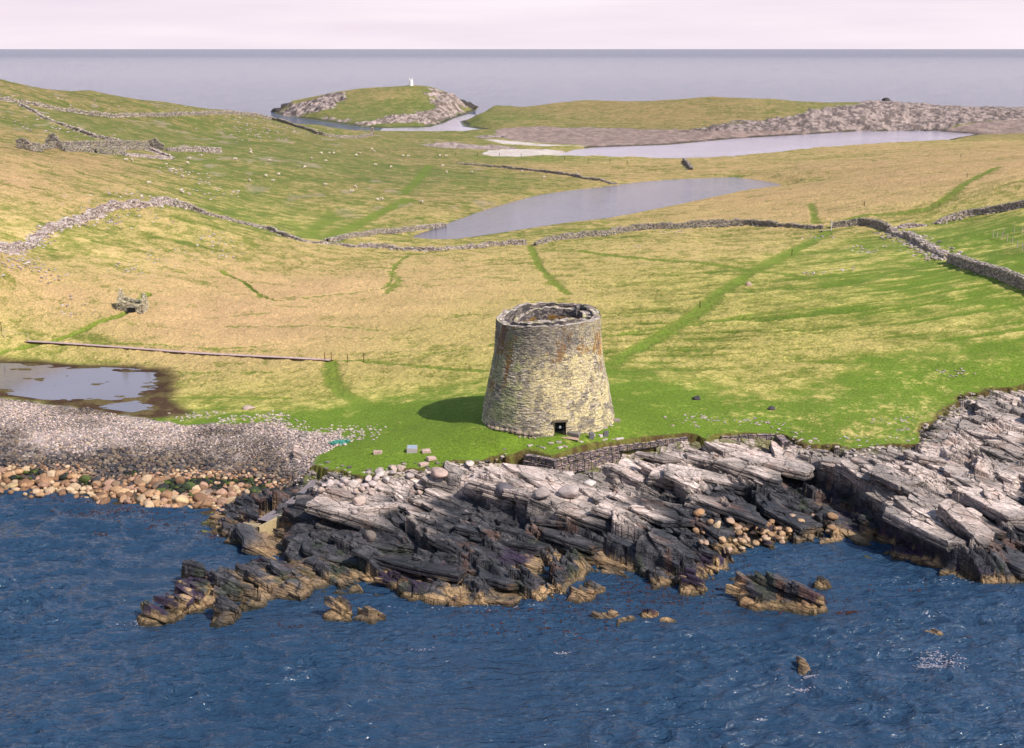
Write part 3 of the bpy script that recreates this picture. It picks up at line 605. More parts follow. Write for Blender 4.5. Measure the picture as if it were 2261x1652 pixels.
def build_ground():
    UUf, YYf = np.meshgrid(us, ys); x = (UUf*YYf).ravel(); y = YYf.ravel(); nr, nc = len(ys), NU
    H = gh(x, y); sd_r = coarse(sdR, x, y); sd_b = coarse(sdB, x, y); sd_g = coarse(sdG, x, y); sd_k = coarse(sdK, x, y); sd_l = coarse(sdL, x, y); sd_p = coarse(sdP, x, y)
    tt = G_RBF(UU, np.log(YY)); T = [coarse(tt[..., i], x, y) for i in range(3)]
    land = sst(0.5, 4, sd_l)*sst(.2, 3, -sd_k)*sst(.2, 3, -sd_p)*sst(.1, 1.5, -sd_g)
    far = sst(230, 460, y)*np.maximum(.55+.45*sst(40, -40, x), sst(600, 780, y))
    n0 = fbm(x/40, y/40, 4, 201)-.5; n1 = fbm(x/9, y/9, 4, 202)-.5; n2 = fbm(x/2.2, y/2.2, 3, 203)-.5; n3 = fbm(x/0.6, y/0.6, 2, 204)-.5
    cover = T[0]; tuft = sst(.25, .8, cover)
    smooth_near = (1-sst(165, 215, y))*0.75
    H = H+land*(n1*0.5*(1-.6*smooth_near)+n2*(0.10+0.26*tuft)+n3*0.34*tuft)
    # worn rock outcrops on the hill
    cover = cover+n1*0.26+n0*0.30+n2*0.62+n3*.22
    # cultivation ridges
    wx = x+6*(fbm(x/25, y/25, 2, 231)-.5); wy = y+5*(fbm(x/30, y/30, 2, 232)-.5)+0.10*x
    rid = fbm(wx/22, wy/1.9, 3, 233)
    ridm = sst(1050, 1250, proj(x, y, H)[0])*(1-sst(215, 300, y))*sst(165, 180, y)
    cover = cover-ridm*sst(.50, .66, rid)*0.30; cover = cover+.05*sst(.15, .3, T[0])*(y < 260); H = H-ridm*land*sst(.5, .66, rid)*0.12
    ridl = (1-ridm)*sst(170, 190, y)*(1-sst(500, 700, y)); cover = cover-ridl*sst(.60, .72, fbm(wx/14, wy/3.2, 3, 235))*0.22
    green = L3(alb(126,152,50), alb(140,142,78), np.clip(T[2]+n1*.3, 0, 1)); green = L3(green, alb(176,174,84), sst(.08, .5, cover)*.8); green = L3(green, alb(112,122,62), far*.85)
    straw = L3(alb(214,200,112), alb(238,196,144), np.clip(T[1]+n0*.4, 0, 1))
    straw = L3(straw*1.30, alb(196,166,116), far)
    trk = np.zeros(len(x))
    for pts, w, inten in TR:
        P = hits(pts)
        if len(P) < 2: continue
        P = smooth_line(np.array(P)[:, :2], 4); b0 = P.min(0)-6; b1 = P.max(0)+6
        m = (x > b0[0]) & (x < b1[0]) & (y > b0[1]) & (y < b1[1])
        d = lined(x[m], y[m], P)+n2[m]*0.7+n1[m]*0.8; k = inten*(1-sst(w*.3, w*1.7, d))*np.clip(.62+.5*sst(-.2, .2, n2[m]+n1[m]*.5), 0, 1)
        trk[m] = np.maximum(trk[m], k)
        if inten >= 1 and w <= .6: H[m] -= 0.30*(1-sst(w*.3, w*1.0, d))
    cover = cover*(1-trk)-trk*.12; H = H-land*trk*0.05
    green = L3(green, alb(120,148,48), trk*.8)
    # lush ground right around the mound
    lush = sst(0.35, 0.0, T[0]); green = L3(green, alb(118,146,46), np.clip(lush, 0, 1)*.6); cover = cover+(.08+.22*sst(10, 40, x)*sst(.0, .2, fbm(x/12, y/12, 3, 281)-.42))*np.clip(lush, 0, 1)
    # damp mud round the lagoon
    mud = sst(-3.2, -0.5, sd_g+n1*3)
    mudc = L3(alb(92,68,48), alb(120,104,66), sst(-.1, .15, n2))
    green = L3(green, mudc, mud); straw = L3(straw, mudc, mud)
    H = H+np.where(sd_g > -1, (n1*0.22+n2*0.16+n3*.05+fbm(x/7, y/2.5, 4, 241, .6)*.50-.22), 0)*sst(-1, 1.5, sd_g)
    # shingle
    bm = np.maximum(sst(-0.35, 0.5, sd_b+n2*2.2+n1*1.2), (y < 200)*sst(1.6, .9, H)); shc = shorecol(x, y, H, n3*.6, np.ones(len(x)), 40, 1.9)*0.75
    green = L3(green, shc, bm); straw = L3(straw, shc, bm)
    # far rocky shores
    def zone(pts, c1, c2, feather=4.0, rough=0.0):
        P = []
        for p in pts:
            h = hit(*p)
            if h: P.append(h[:2])
        if len(P) < 3: return
        P = np.array(P); b0 = P.min(0)-20; b1 = P.max(0)+20
        m = (x > b0[0]) & (x < b1[0]) & (y > b0[1]) & (y < b1[1])
        if not m.any(): return
        s = polysd(x[m], y[m], P)+n0[m]*feather*2.4+n1[m]*feather*2.6; k = sst(-feather*.3, feather*.3, s)
        if rough: H[m] += k*rough*((fbm(x[m]/5+y[m]/9, y[m]/14-x[m]/20, 4, 251)-.5)*2.4+(fbm(x[m]/2.2, y[m]/3, 2, 252)-.5)*1.4)
        nn = sst(.38, .60, fbm(x[m]/2.4, y[m]/5, 5, 261, .65)); cc = L3(c1, c2, nn)
        green[m] = L3(green[m], cc, k); straw[m] = L3(straw[m], cc, k); cover[m] = cover[m]*(1-k)
    R1, R2 = alb(206,184,174), alb(112,100,96)
    zone([(604,252),(640,233),(690,220),(722,206),(757,204),(762,216),(742,238),(700,250),(640,258)], R1, R2, 5, 1.7)
    zone([(925,189),(958,189),(985,204),(1012,222),(1045,232),(1000,262),(960,279),(800,279),(700,262),(715,258),(800,268),(855,256),(905,250),(955,240),(962,215),(935,198)], R1, alb(134,118,106), 6, 1.7)
    zone([(1485,292),(1560,277),(1650,268),(1750,257),(1790,243),(1850,236),(1930,222),(1990,226),(2080,233),(2150,238),(2330,239),(2330,264),(2100,284),(1900,286),(1700,291)], alb(200,178,168), alb(128,114,108), 5, 1.3)
    zone([(1085,300),(1095,286),(1200,279),(1400,283),(1500,287),(1700,291),(2100,284),(2330,268),(2330,292),(2150,299),(1900,290),(1600,306),(1480,320),(1300,323),(1150,312)], alb(190,164,152), alb(160,138,128), 3)
    zone([(920,318),(1000,316),(1120,322),(1150,328),(1080,332),(960,326)], R1, alb(170,150,140), 4, .8)
    zone([(1050,300),(1100,297),(1130,303),(1060,306)], R1, R2, 3)
    zone([(1062,340),(1080,332),(1150,329),(1240,334),(1262,343),(1150,346),(1085,345)], alb(238,226,216), alb(228,210,198), 1.5)
    zone([(1070,308),(1130,311),(1180,316),(1260,320),(1300,324),(1200,323),(1110,318)], alb(240,228,218), alb(226,208,196), 1.2)
    # bare soil and small outcrops
    oc = .5*sst(.67, .74, fbm(x/6, y/12, 4, 271))*sst(300, 420, y)*(x < 40)*(y < 800)*sst(.45, .6, fbm(x/70, y/70, 2, 272))
    green = L3(green, alb(200,178,160), oc*.8); straw = L3(straw, alb(200,178,160), oc*.8)
    # tide-blackened rim of the far shores
    dz = (y > 380)*(1-sst(.35, 1.0, H+n1*1.2))*sst(-.2, .3, H)*sst(8, 2, np.minimum(sd_l, -sd_p)*0+np.abs(np.where(sd_p > -20, -sd_p, sd_l)))
    sandm = (x < 35) & (x > -30) & (y > 560) & (y < 780)
    dz = np.where(sandm, dz*.15, dz); green = L3(green, alb(70,66,66), dz*.9); straw = L3(straw, alb(70,66,66), dz*.9)
    kb = sst(-1.2, -.1, sd_k+n2)*(1-sst(0, .5, sd_k)); green = L3(green, alb(84,84,44), kb*.7)
    # under the rock shelf the turf stops at a ragged edge
    gb = 1-sst(.9, 2.2, gabd(x, y)*(y < 185)*(sd_r > -4)+9*((y >= 185) | (sd_r <= -4))); er = sd_r+(n1*2.4+n2*1.9+n3*0.6)*(1-gb)+.55*gb
    lip = sst(-0.55, -0.05, er); drop = sst(0.0, 0.25, er)
    soil = L3(alb(98,72,52), alb(120,112,60), sst(-.1, .1, n3)); green = L3(green, soil, lip*.9); straw = L3(straw, soil, lip*.9)
    H = H-drop*1.6+sst(-2.0, -.4, er)*(1-drop)*0.10
    keep = (H > -1.0) & (er < 0.9)
    # inside the tower
    keep &= np.hypot(x-tx, y-ty) > 6.0
    V = np.stack([x, y, H], 1); F = gridfaces(nr, nc); F = F[keep[F].all(1)]
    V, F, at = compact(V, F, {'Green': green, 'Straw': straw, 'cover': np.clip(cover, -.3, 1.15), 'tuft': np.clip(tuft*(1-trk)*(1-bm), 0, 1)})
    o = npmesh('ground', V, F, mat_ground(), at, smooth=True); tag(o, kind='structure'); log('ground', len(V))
build_ground()
# ------------------------------------------------------------------ water
def sheet(name, P, mat, z):
    bm = bmesh.new(); vs = [bm.verts.new((p[0], p[1], z)) for p in P]; bm.faces.new(vs)
    if bm.faces[:][0].normal.z < 0: bm.faces[:][0].normal_flip()
    me = bpy.data.meshes.new(name); bm.to_mesh(me); bm.free(); me.materials.append(mat)
    o = bpy.data.objects.new(name, me); link(o); return o
M_SEA = mat_water('sea_water', (0.018, 0.044, 0.086), 0.08, ((0.16, 0.5), (0.42, 0.45), (1.25, 0.26), (4.5, 0.08)), band=True)
def build_sea():
    X0, X1, Y0, Y1 = -84.0, 84.0, 66.0, 166.0
    gx = np.linspace(X0, X1, 700); gy = np.linspace(Y0, Y1, 620); x, y = [a.ravel() for a in np.meshgrid(gx, gy)]
    wx = x+1.5*(fbm(x/7, y/7, 2, 805)-.5)*2; wy = y+1.5*(fbm(x/7, y/7, 2, 806)-.5)*2
    r = 1-np.abs(2*fbm(wx*.30+wy*.08, wy*.62, 2, 801)-1); r2 = 1-np.abs(2*fbm(wx*.8-wy*.2, wy*1.7, 2, 802)-1)
    calm = .45+.85*sst(.3, .7, fbm(x/22, y/16, 3, 803))*(.55+.45*sst(135, 105, y))
    h = (.46*r**2.2+.10*r2**1.8+.10*fbm(x/9, y/5, 2, 804))*calm-.30
    e = np.minimum(np.minimum(x-X0, X1-x), np.minimum(y-Y0, Y1-y)); h = h*sst(0, 6, e)
    V = np.stack([x, y, h], 1); F = gridfaces(620, 700)
    B = 90000.0; q = [(-B, -300), (B, -300), (B, 120000), (-B, 120000), (X0, Y0), (X1, Y0), (X1, Y1), (X0, Y1)]; n = len(V)
    V = np.vstack([V, [(a, b, 0) for a, b in q]]); F = np.vstack([F, np.array([(0, 1, 5, 4), (1, 2, 6, 5), (2, 3, 7, 6), (3, 0, 4, 7)])+n])
    tag(npmesh('sea', V, F, M_SEA, smooth=True), kind='structure')
build_sea()
M_LOCH = mat_water('loch_water', (0.09, 0.085, 0.12), 0.08, ((0.9, 0.12), (3.0, 0.04)))
c = np.mean(LOCH, 0); o = sheet('loch', [tuple(c+(p-c)*1.03) for p in LOCH], M_LOCH, 3.0); tag(o, kind='structure')
o = sheet('lagoon', LAG, mat_water('lagoon_water', (0.11, 0.11, 0.145), 0.06, ((2.0, 0.01),)), 2.19); tag(o, kind='structure')

M_POOL = mat_water('sheltered_water', (0.34, 0.30, 0.37), 0.12, ((1.2, 0.06), (4.0, 0.02)))
c = np.mean(POOL, 0); o = sheet('pool', [tuple(c+(np.array(p)-c)*1.04) for p in POOL], M_POOL, 0.03); tag(o, kind='structure')
o = sheet('inlet', U(0, (836,290.5),(846,283),(950,281),(984,270.5),(1004,261),(1036,252),(1050,254),(1038,263),(1015,268),(1022,280),(1090,290),(1000,293),(850,292.5)), M_POOL, 0.03); tag(o, kind='structure')
# ------------------------------------------------------------------ stones and blocks
def CZ(ox, oy, sc): return lambda x, y: ((ox+x/sc)/1.10571, (oy+y/sc)/1.10571)
Z1 = CZ(0, 150, 2.261); Z2 = CZ(600, 150, 2.261); Z3 = CZ(1500, 150, 2.261); Z4 = CZ(0, 600, 2.261); Z5 = CZ(1100, 680, 3.842); Z6 = CZ(1500, 500, 2.261)
Z7 = CZ(0, 950, 2.261); Z8 = CZ(700, 1050, 2.826); Z9 = CZ(1200, 1000, 3.23); Z10 = CZ(1800, 900, 2.753); Z11 = CZ(1200, 1400, 1.739)
def surf_h(x, y):
    g = gh(x, y); s = coarse(sdR, x, y)
    return np.where(s > 0.3, rock_h(x, y)+.25, g)
def shit(dx, dy):
    """ray against turf, beach and bedrock of the near shore"""
    a = (dx-CX)/FD; b = (CY-dy)/FD; vy = CT+b*ST; vz = -ST+b*CT
    yy = np.arange(104, 190, .2); t = yy/vy; xx = a*t; zz = CAMH+vz*t; g = surf_h(xx, yy)
    k = int(np.argmax(zz < g))
    if not (zz < g).any() or yy[k] > 180: return hit(dx, dy)
    return float(xx[k]), float(yy[k]), float(max(min(g[k], zz[k]+.25), -.1))
def ico(sub):
    bm = bmesh.new(); bmesh.ops.create_icosphere(bm, subdivisions=sub, radius=1)
    V = np.array([v.co[:] for v in bm.verts]); F = np.array([[v.index for v in f.verts] for f in bm.faces]); bm.free(); return V, F
ICO = {k: ico(k) for k in (1, 2, 3)}
def rockshape(seed, sub, nplanes=9, lo=.62, hi=.95, rnd=.06):
    rg = np.random.RandomState(seed); V, F = ICO[sub]; D = V.copy(); r = np.ones(len(V))
    N = rg.normal(size=(nplanes, 3)); N /= np.linalg.norm(N, axis=1)[:, None]; d = rg.uniform(lo, hi, nplanes)
    for n, q in zip(N, d):
        c = D@n; r = np.where(c > 1e-3, np.minimum(r, q/np.maximum(c, 1e-3)), r)
    r = r*(1+rnd*(rg.rand(len(V))-.5)); return D*r[:, None]
def rotz(V, a):
    c, s = np.cos(a)[:, None], np.sin(a)[:, None]
    return np.stack([V[..., 0]*c-V[..., 1]*s, V[..., 0]*s+V[..., 1]*c, V[..., 2]], -1)
def stones(name, P, S, col, seed=0, sub=1, nt=10, lo=.62, smooth=False, mat=None, parent=None, **kw):
    P = np.asarray(P, float); S = np.asarray(S, float); n = len(P); rg = np.random.RandomState(seed)
    T = np.array([rockshape(seed*50+i, sub, lo=lo) for i in range(nt)]); F0 = ICO[sub][1]; m = len(ICO[sub][0])
    k = rg.randint(0, nt, n); V = T[k]; 
    a = rg.uniform(0, 6.28, n); tl = rg.normal(0, .18, n)
    V = rotz(V, rg.uniform(0, 6.28, n)); V = V*S[:, None, :]
    y, z = V[..., 1]*np.cos(tl)[:, None]-V[..., 2]*np.sin(tl)[:, None], V[..., 1]*np.sin(tl)[:, None]+V[..., 2]*np.cos(tl)[:, None]
    V = np.stack([V[..., 0], y, z], -1); V = rotz(V, a)+P[:, None]
    F = (F0[None]+(np.arange(n)*m)[:, None, None]).reshape(-1, 3)
    C = np.repeat(np.asarray(col, float), m, axis=0)
    o = npmesh(name, V.reshape(-1, 3), F, mat or M_STONE, {'Col': C}, smooth=smooth, parent=parent)
    return o
CUBE = np.array([(x, y, z) for z in (-.5, .5) for y in (-.5, .5) for x in (-.5, .5)])
CF = np.array([(0, 2, 3, 1), (4, 5, 7, 6), (0, 1, 5, 4), (2, 6, 7, 3), (0, 4, 6, 2), (1, 3, 7, 5)])
def blocks(P, D, yaw, jit=0.12, seed=0):
    P = np.asarray(P, float); n = len(P); D = np.broadcast_to(np.asarray(D, float), (n, 3)); rg = np.random.RandomState(seed)
    V = CUBE[None]+rg.uniform(-1, 1, (n, 8, 3))*jit; V = V*D[:, None]; V = rotz(V, np.broadcast_to(np.asarray(yaw, float), (n,)))+P[:, None]
    F = (CF[None]+(np.arange(n)*8)[:, None, None]).reshape(-1, 4); return V.reshape(-1, 3), F
def blockobj(name, P, D, yaw, col, jit=.12, seed=0, mat=None, parent=None):
    V, F = blocks(P, D, yaw, jit, seed); return npmesh(name, V, F, mat or M_STONE, {'Col': np.repeat(np.broadcast_to(np.asarray(col, float), (len(P), 3)), 8, axis=0)}, parent=parent)
def merge(parts):
    V = []; F = []; n = 0
    for v, f in parts: V.append(v); F.append(np.asarray(f)+n); n += len(v)
    return np.vstack(V), np.vstack(F)
def boxv(x0, x1, y0, y1, z0, z1):
    return CUBE*[x1-x0, y1-y0, z1-z0]+[(x0+x1)/2, (y0+y1)/2, (z0+z1)/2], CF
def local(o, root):                      # geometry was made in world space: move it under its thing
    o.parent = root; o.matrix_parent_inverse = Matrix.Identity(4)
    M = root.matrix_basis.inverted() if root.parent is None else None
    o.data.transform(Matrix.LocRotScale(root.location, root.rotation_euler, None).inverted()); return o
WALLC = [alb(204,186,174), alb(170,156,148), alb(226,210,196), alb(140,132,126), alb(186,174,136)]
WALLP = [alb(226,206,198), alb(200,180,170), alb(236,222,212), alb(170,150,142)]
WALLD = [alb(176,164,154), alb(140,132,128), alb(204,190,172), alb(176,168,134)]
def wallgeo(pts, hs, width, cols, sz=(.42, .26, .19), seed=0, batter=.12, ruin=0.0, base=None, dens=1.0):
    """dry stone: individual stones in courses on both faces and on top, plus a core"""
    rg = np.random.RandomState(seed); P = np.asarray(pts, float)[:, :2]; hs = np.broadcast_to(np.asarray(hs, float), (len(P),))
    seg = np.hypot(*(P[1:]-P[:-1]).T); L = np.concatenate([[0], np.cumsum(seg)]); tot = L[-1]
    ps, ds, yw = [], [], []
    def at(l):
        x = np.interp(l, L, P[:, 0]); y = np.interp(l, L, P[:, 1]); h = np.interp(l, L, hs)
        x2 = np.interp(l+.4, L, P[:, 0]); y2 = np.interp(l+.4, L, P[:, 1]); x1 = np.interp(l-.4, L, P[:, 0]); y1 = np.interp(l-.4, L, P[:, 1])
        a = np.arctan2(y2-y1, x2-x1); h = h*(1-ruin*sst(.42, .7, fbm(l/2.8, l*0+seed, 3, 500+seed))); return x, y, h, a
    hm = hs.max(); nc = int(hm/sz[2])+1
    for side_ in (-1, 1):
        for c in range(nc):
            l = np.arange(0, tot, sz[0]/dens)+rg.uniform(-.4, .4, int(math.ceil(tot/(sz[0]/dens)))); l = np.clip(l, 0, tot)
            x, y, h, a = at(l); z = (c+.5)*sz[2]; k = z < h+.05
            x, y, h, a = x[k], y[k], h[k], a[k]; off = side_*(width/2-sz[1]/2-batter*z)+rg.normal(0, .035, len(x))
            px = x-np.sin(a)*off; py = y+np.cos(a)*off; b = gh(px, py) if base is None else base+0*px
            ps.append(np.stack([px, py, b+z-.05], 1)); ds.append(np.stack([sz[0]*rg.uniform(.6, 1.15, len(x)), sz[1]*rg.uniform(.8, 1.3, len(x)), sz[2]*rg.uniform(.7, 1.1, len(x))], 1)); yw.append(a+rg.normal(0, .07, len(x)))
    l = rg.uniform(0, tot, int(tot*width/(sz[0]*sz[1])*1.5)); x, y, h, a = at(l); wt = np.maximum(width/2-batter*h-.05, .12)
    off = rg.uniform(-1, 1, len(l))*wt; px = x-np.sin(a)*off; py = y+np.cos(a)*off; b = gh(px, py) if base is None else base+0*px
    ps.append(np.stack([px, py, b+h+rg.uniform(-.12, .05, len(l))], 1)); ds.append(np.stack([sz[0]*rg.uniform(.6, 1.2, len(l)), sz[1]*rg.uniform(.8, 1.4, len(l)), sz[2]*rg.uniform(.6, 1.2, len(l))], 1)); yw.append(rg.uniform(0, 3.14, len(l)))
    ps = np.vstack(ps); ds = np.vstack(ds); yw = np.concatenate(yw)
    col = np.array(cols)[rg.randint(0, len(cols), len(ps))]*rg.uniform(.75, 1.2, (len(ps), 1))
    V, F = blocks(ps, ds, yw, .10, seed); C = np.repeat(col, 8, axis=0)
    # core
    l = np.linspace(0, tot, max(int(tot/.6), 2)); x, y, h, a = at(l); h = np.maximum(h-.12, .05); b = gh(x, y) if base is None else base+0*x; hw = np.maximum(width/2-.14-batter*h*.5, .08)
    cv = np.concatenate([np.stack([x-np.sin(a)*s_*hw, y+np.cos(a)*s_*hw, b+q], 1) for s_, q in ((-1, -.3+0*h), (-1, h), (1, h), (1, -.3+0*h))])
    n = len(l); cf = []
    for i in range(n-1):
        for k in range(3): cf.append((k*n+i, k*n+i+1, (k+1)*n+i+1, (k+1)*n+i))
    F = np.vstack([F, np.array(cf)+len(V)]); V = np.vstack([V, cv]); C = np.vstack([C, np.tile(cols[min(1, len(cols)-1)]*.75, (len(cv), 1))])
    return V, F, C
def spill(pts, spread, n, cols, size, seed):
    rg = np.random.RandomState(seed); P = np.asarray(pts, float)[:, :2]; L = np.concatenate([[0], np.cumsum(np.hypot(*(P[1:]-P[:-1]).T))])
    l = rg.uniform(0, L[-1], n); x = np.interp(l, L, P[:, 0])+rg.normal(0, spread, n); y = np.interp(l, L, P[:, 1])+rg.normal(0, spread, n)
    s = size*rg.uniform(.5, 1.3, n); col = np.array(cols)[rg.randint(0, len(cols), n)]*rg.uniform(.8, 1.15, (n, 1))
    V, F = blocks(np.stack([x, y, gh(x, y)+s*.12], 1), np.stack([s, s*.8, s*.45], 1), rg.uniform(0, 3, n), .2, seed)
    return V, F, np.repeat(col, 8, axis=0)
def mg3(parts):
    V, F = merge([(p[0], p[1]) for p in parts]); return V, F, np.vstack([p[2] for p in parts])
def drywall(D, hs, width, cols, label, seed, ruin=.3, sz=(.42, .26, .19), rub=0, rsp=.8, n=3, dens=1.0):
    pts = hits(D); hs = np.broadcast_to(np.asarray(hs, float), (len(pts),))
    S = smooth_line(np.column_stack([np.array(pts)[:, :2], hs]), n)
    parts = [wallgeo(S[:, :2], np.maximum(S[:, 2], .1), width, cols, sz, seed, ruin=ruin, dens=dens)]
    if rub: parts.append(spill(S, rsp, rub, cols, sz[0]*1.1, seed+1))
    V, F, C = mg3(parts); org = (S[0, 0], S[0, 1], float(gh(S[0, 0], S[0, 1])))
    o = npmesh('dry_stone_wall', V, F, M_STONE, {'Col': C}, origin=org)
    tag(o, label, 'wall', 'dry stone walls across the pasture'); log('wall', len(V)//8); return o
drywall([(-60,556),(0,549),(30,552),(65,545),(88,524),(112,508),(150,496),(200,480),(232,464),(262,457),(300,456),(345,452),(383,452)], [1.0,1.2,1.0,.9,1.0,1.2,1.1,1.3,1.2,1.4,1.4,1.5,1.5], 1.7, WALLP, 'broad tumbled pale stone wall climbing from the left edge to the sharp corner on the hillside', 1, .45, (.5,.36,.26), 900, 1.1)
drywall([(384,454),(420,462),(445,470),(480,480),(520,490),(560,500),(600,510),(630,522),(660,531),(690,537),(740,541),(780,547),(830,547),(900,552),(960,553),(1030,548),(1100,543),(1162,541)],
        [1.4,1.2,.8,.9,.7,1.0,.9,.8,.6,.5,.7,.8,1.0,.6,.8,.9,1.2,1.1], .95, WALLC+WALLP, 'long low wall of pale and grey stones dipping from the hillside corner to the valley floor above the straw field', 2, .45, (.42,.28,.2), 500, .6)
drywall([(1182,541),(1215,534),(1290,523),(1330,520),(1400,510),(1500,505),(1600,500),(1660,497),(1720,502),(1815,505)], [.6,1.2,1.5,1.2,1.5,1.6,1.7,1.6,1.1,.7], .95, WALLD+[WALLC[0]], 'dark grey dry stone wall running right across the valley behind the tower up to the stile', 3, .25, (.45,.28,.2), 200, .6)
drywall([(1838,503),(1870,500),(1910,497),(1945,505),(1962,512)], [1.2,1.4,1.5,1.6,1.5], 1.1, WALLD+[WALLC[0]], 'short upright grey wall just right of the white stile post', 4, .1, (.42,.26,.2), 40)
drywall([(1965,512),(1985,520),(2010,528),(2035,542),(2060,555),(2092,570)], [1.3,.7,1.3,.9,.8,.5], 1.5, WALLP+WALLC, 'collapsed stretch of wall spilling pale rubble down the right slope', 5, .5, (.5,.34,.26), 500, 1.5)
drywall([(2098,577),(2130,590),(2170,603),(2215,617),(2261,637),(2330,665)], [1.3,1.5,1.5,1.6,1.6,1.7], 1.25, WALLC+[WALLD[2]], 'solid grey wall with mossy top leaving the frame at the right edge', 6, .05, (.36,.22,.17), 60)
drywall([(722,533),(760,528),(800,522),(860,515),(920,508),(983,500)], [.7,1.0,1.0,1.1,1.0,.7], 1.2, WALLC, 'straight brown wall slanting from the valley wall to the left tip of the loch', 7, .15, (.42,.26,.2), 60)
drywall([(2066,495),(2100,485),(2140,476),(2200,468),(2261,456),(2340,445)], [.4,1.0,1.2,1.3,1.3,1.4], 1.3, WALLC+WALLP[:1], 'stone wall rising to the right edge above the bright green field', 8, .3, (.45,.28,.22), 200)
drywall([(-60,224),(0,223),(50,229),(110,241),(160,248),(200,255),(260,260),(330,258),(400,255),(450,254),(500,251),(560,256),(600,264),(640,276),(680,289),(715,300),(755,306),(777,306)], 1.35, 1.2, WALLC, 'long distant wall contouring the hill below the skyline on the left', 9, .25, (.7,.4,.28), 0, 0, 2)
drywall([(778,306),(800,304),(818,301),(822,299)], [1.2,1.2,1.3,1.4], .9, WALLC, 'short end of the hill wall reaching the square pillar above the inlet', 10, .1, (.7,.4,.28))
drywall([(45,232),(75,246),(100,262),(140,277),(170,288),(200,300),(235,310),(270,317)], [.8,.6,.5,.7,.9,1.0,1.2,1.2], 1.1, WALLP+WALLD, 'broken diagonal wall coming down the hill to the ruined farm', 11, .4, (.6,.4,.25), 200, 1.0)
drywall([(1010,361),(1060,366),(1100,369),(1150,376),(1200,381),(1260,389),(1300,396),(1340,404),(1362,407)], [.4,.5,.8,.9,.9,1.0,.8,.6,.4], .9, WALLC+WALLD, 'low ruined wall behind the loch on its far left bank', 12, .5, (.6,.4,.24), 120, .8)
drywall([(1510,356),(1518,366),(1527,375)], [1.1,1.5,.8], 1.2, WALLD, 'stub of dark wall between the loch and the sea pool', 13, .2, (.6,.4,.25), 40, .8)
drywall([Z3(1565,925),Z3(1620,915),Z3(1700,908)], [.4,.7,.3], 1.4, WALLP, 'short pile of pale stones beside the corner of the right hand wall', 14, .5, (.5,.36,.24), 100, 1.0)
def pillar(dx, dy, h, w, label, col=WALLC):
    x, y, z = hit(dx, dy); o_pts = [(x-w/2, y), (x+w/2, y)]; V, F, C = wallgeo(o_pts, [h, h], w, col, (.5,.3,.3), 77, batter=.02)
    o = npmesh('stone_pillar', V, F, M_STONE, {'Col': C}, origin=(x, y, z)); tag(o, label, 'pillar')
pillar(822, 298, 3.6, 1.3, 'square stone pillar standing at the end of the hill wall by the inlet')
# ------------------------------------------------------------------ ruins
def wpart(root, name, a, b, hs, width, cols, seed, ruin=.1, sz=(.5,.3,.24), batter=.03, n=None, label=None, rub=0, rsp=.8):
    k = n or len(np.atleast_1d(hs)); t = np.linspace(0, 1, k); P = np.array([(a[0]+(b[0]-a[0])*q, a[1]+(b[1]-a[1])*q) for q in t])
    parts = [wallgeo(P, hs, width, cols, sz, seed, batter=batter, ruin=ruin)]
    if rub: parts.append(spill(P, rsp, rub, cols, sz[0]*1.1, seed+1))
    V, F, C = mg3(parts); o = npmesh(name, V, F, M_STONE, {'Col': C}); local(o, root)
    if label: o['label'] = label
    return o
RC = WALLD+WALLC
a = np.array(hit(*Z1(345,490))[:2]); b = np.array(hit(*Z1(900,492))[:2]); e = (b-a)/np.linalg.norm(b-a); nrm = np.array([-e[1], e[0]]); Lh = np.linalg.norm(b-a)
z0 = hit(*Z1(345,490))[2]
farm = empty('ruined_farmhouse', (a[0], a[1], z0), 'long roofless stone farmhouse with gable stumps and fallen pale rubble on the left hillside', 'ruined house')
log('farm length', Lh)
dpt = 4.5
wpart(farm, 'wall', a+nrm*dpt, b+nrm*dpt, [1.8]*6, .7, RC, 21, .08)
wpart(farm, 'wall', a, a+e*Lh*.82, [1.3,1.1,1.2,.9,1.1,.8], .7, RC, 22, .4)
wpart(farm, 'gable', a-nrm*.3, a+nrm*(dpt+.3), [1.9,2.6,4.0,3.4,1.9], .8, RC, 23, 0, label='tallest pointed gable at the left end')
wpart(farm, 'gable', b-nrm*.3, b+nrm*(dpt+.3), [1.9,2.2,3.4,2.6,1.9], .9, RC, 24, 0, label='lower gable at the right end')
c0 = np.array(hit(*Z1(178,494))[:2])
wpart(farm, 'gable', c0, c0+nrm*4.2, [2.0,2.6,2.7,2.0], 1.0, RC, 25, 0)
wpart(farm, 'wall', c0, c0+e*4.5, [2.0,1.4,.9], .9, RC, 26, .2)
wpart(farm, 'wall', c0+nrm*3, a+nrm*2, [1.8,1.5,1.6,1.8], .8, RC, 27, .3)
wpart(farm, 'outer_wall', np.array(hit(*Z1(355,497))[:2]), np.array(hit(*Z1(510,502))[:2]), [.8,1.0,.9,.5], 1.0, WALLD, 28, .2)
wpart(farm, 'outer_wall', np.array(hit(*Z1(530,502))[:2]), np.array(hit(*Z1(690,516))[:2]), [.9,1.4,1.2,1.1], 1.3, WALLD, 29, .2)
wpart(farm, 'rubble_heap', np.array(hit(*Z1(690,518))[:2]), np.array(hit(*Z1(930,536))[:2]), [.5,.6,.5,.7], 1.0, WALLP, 30, .4, rub=260, rsp=1.0)
wpart(farm, 'rubble_heap', np.array(hit(*Z1(830,492))[:2]), np.array(hit(*Z1(930,528))[:2]), [.9,.8,.7], 1.4, WALLP, 31, .2, rub=260, rsp=1.0)
wpart(farm, 'yard_wall', np.array(hit(*Z1(920,494))[:2]), np.array(hit(*Z1(1218,505))[:2]), [.8,1.6,1.7,1.8,1.6], .9, WALLC+WALLP, 32, .2)
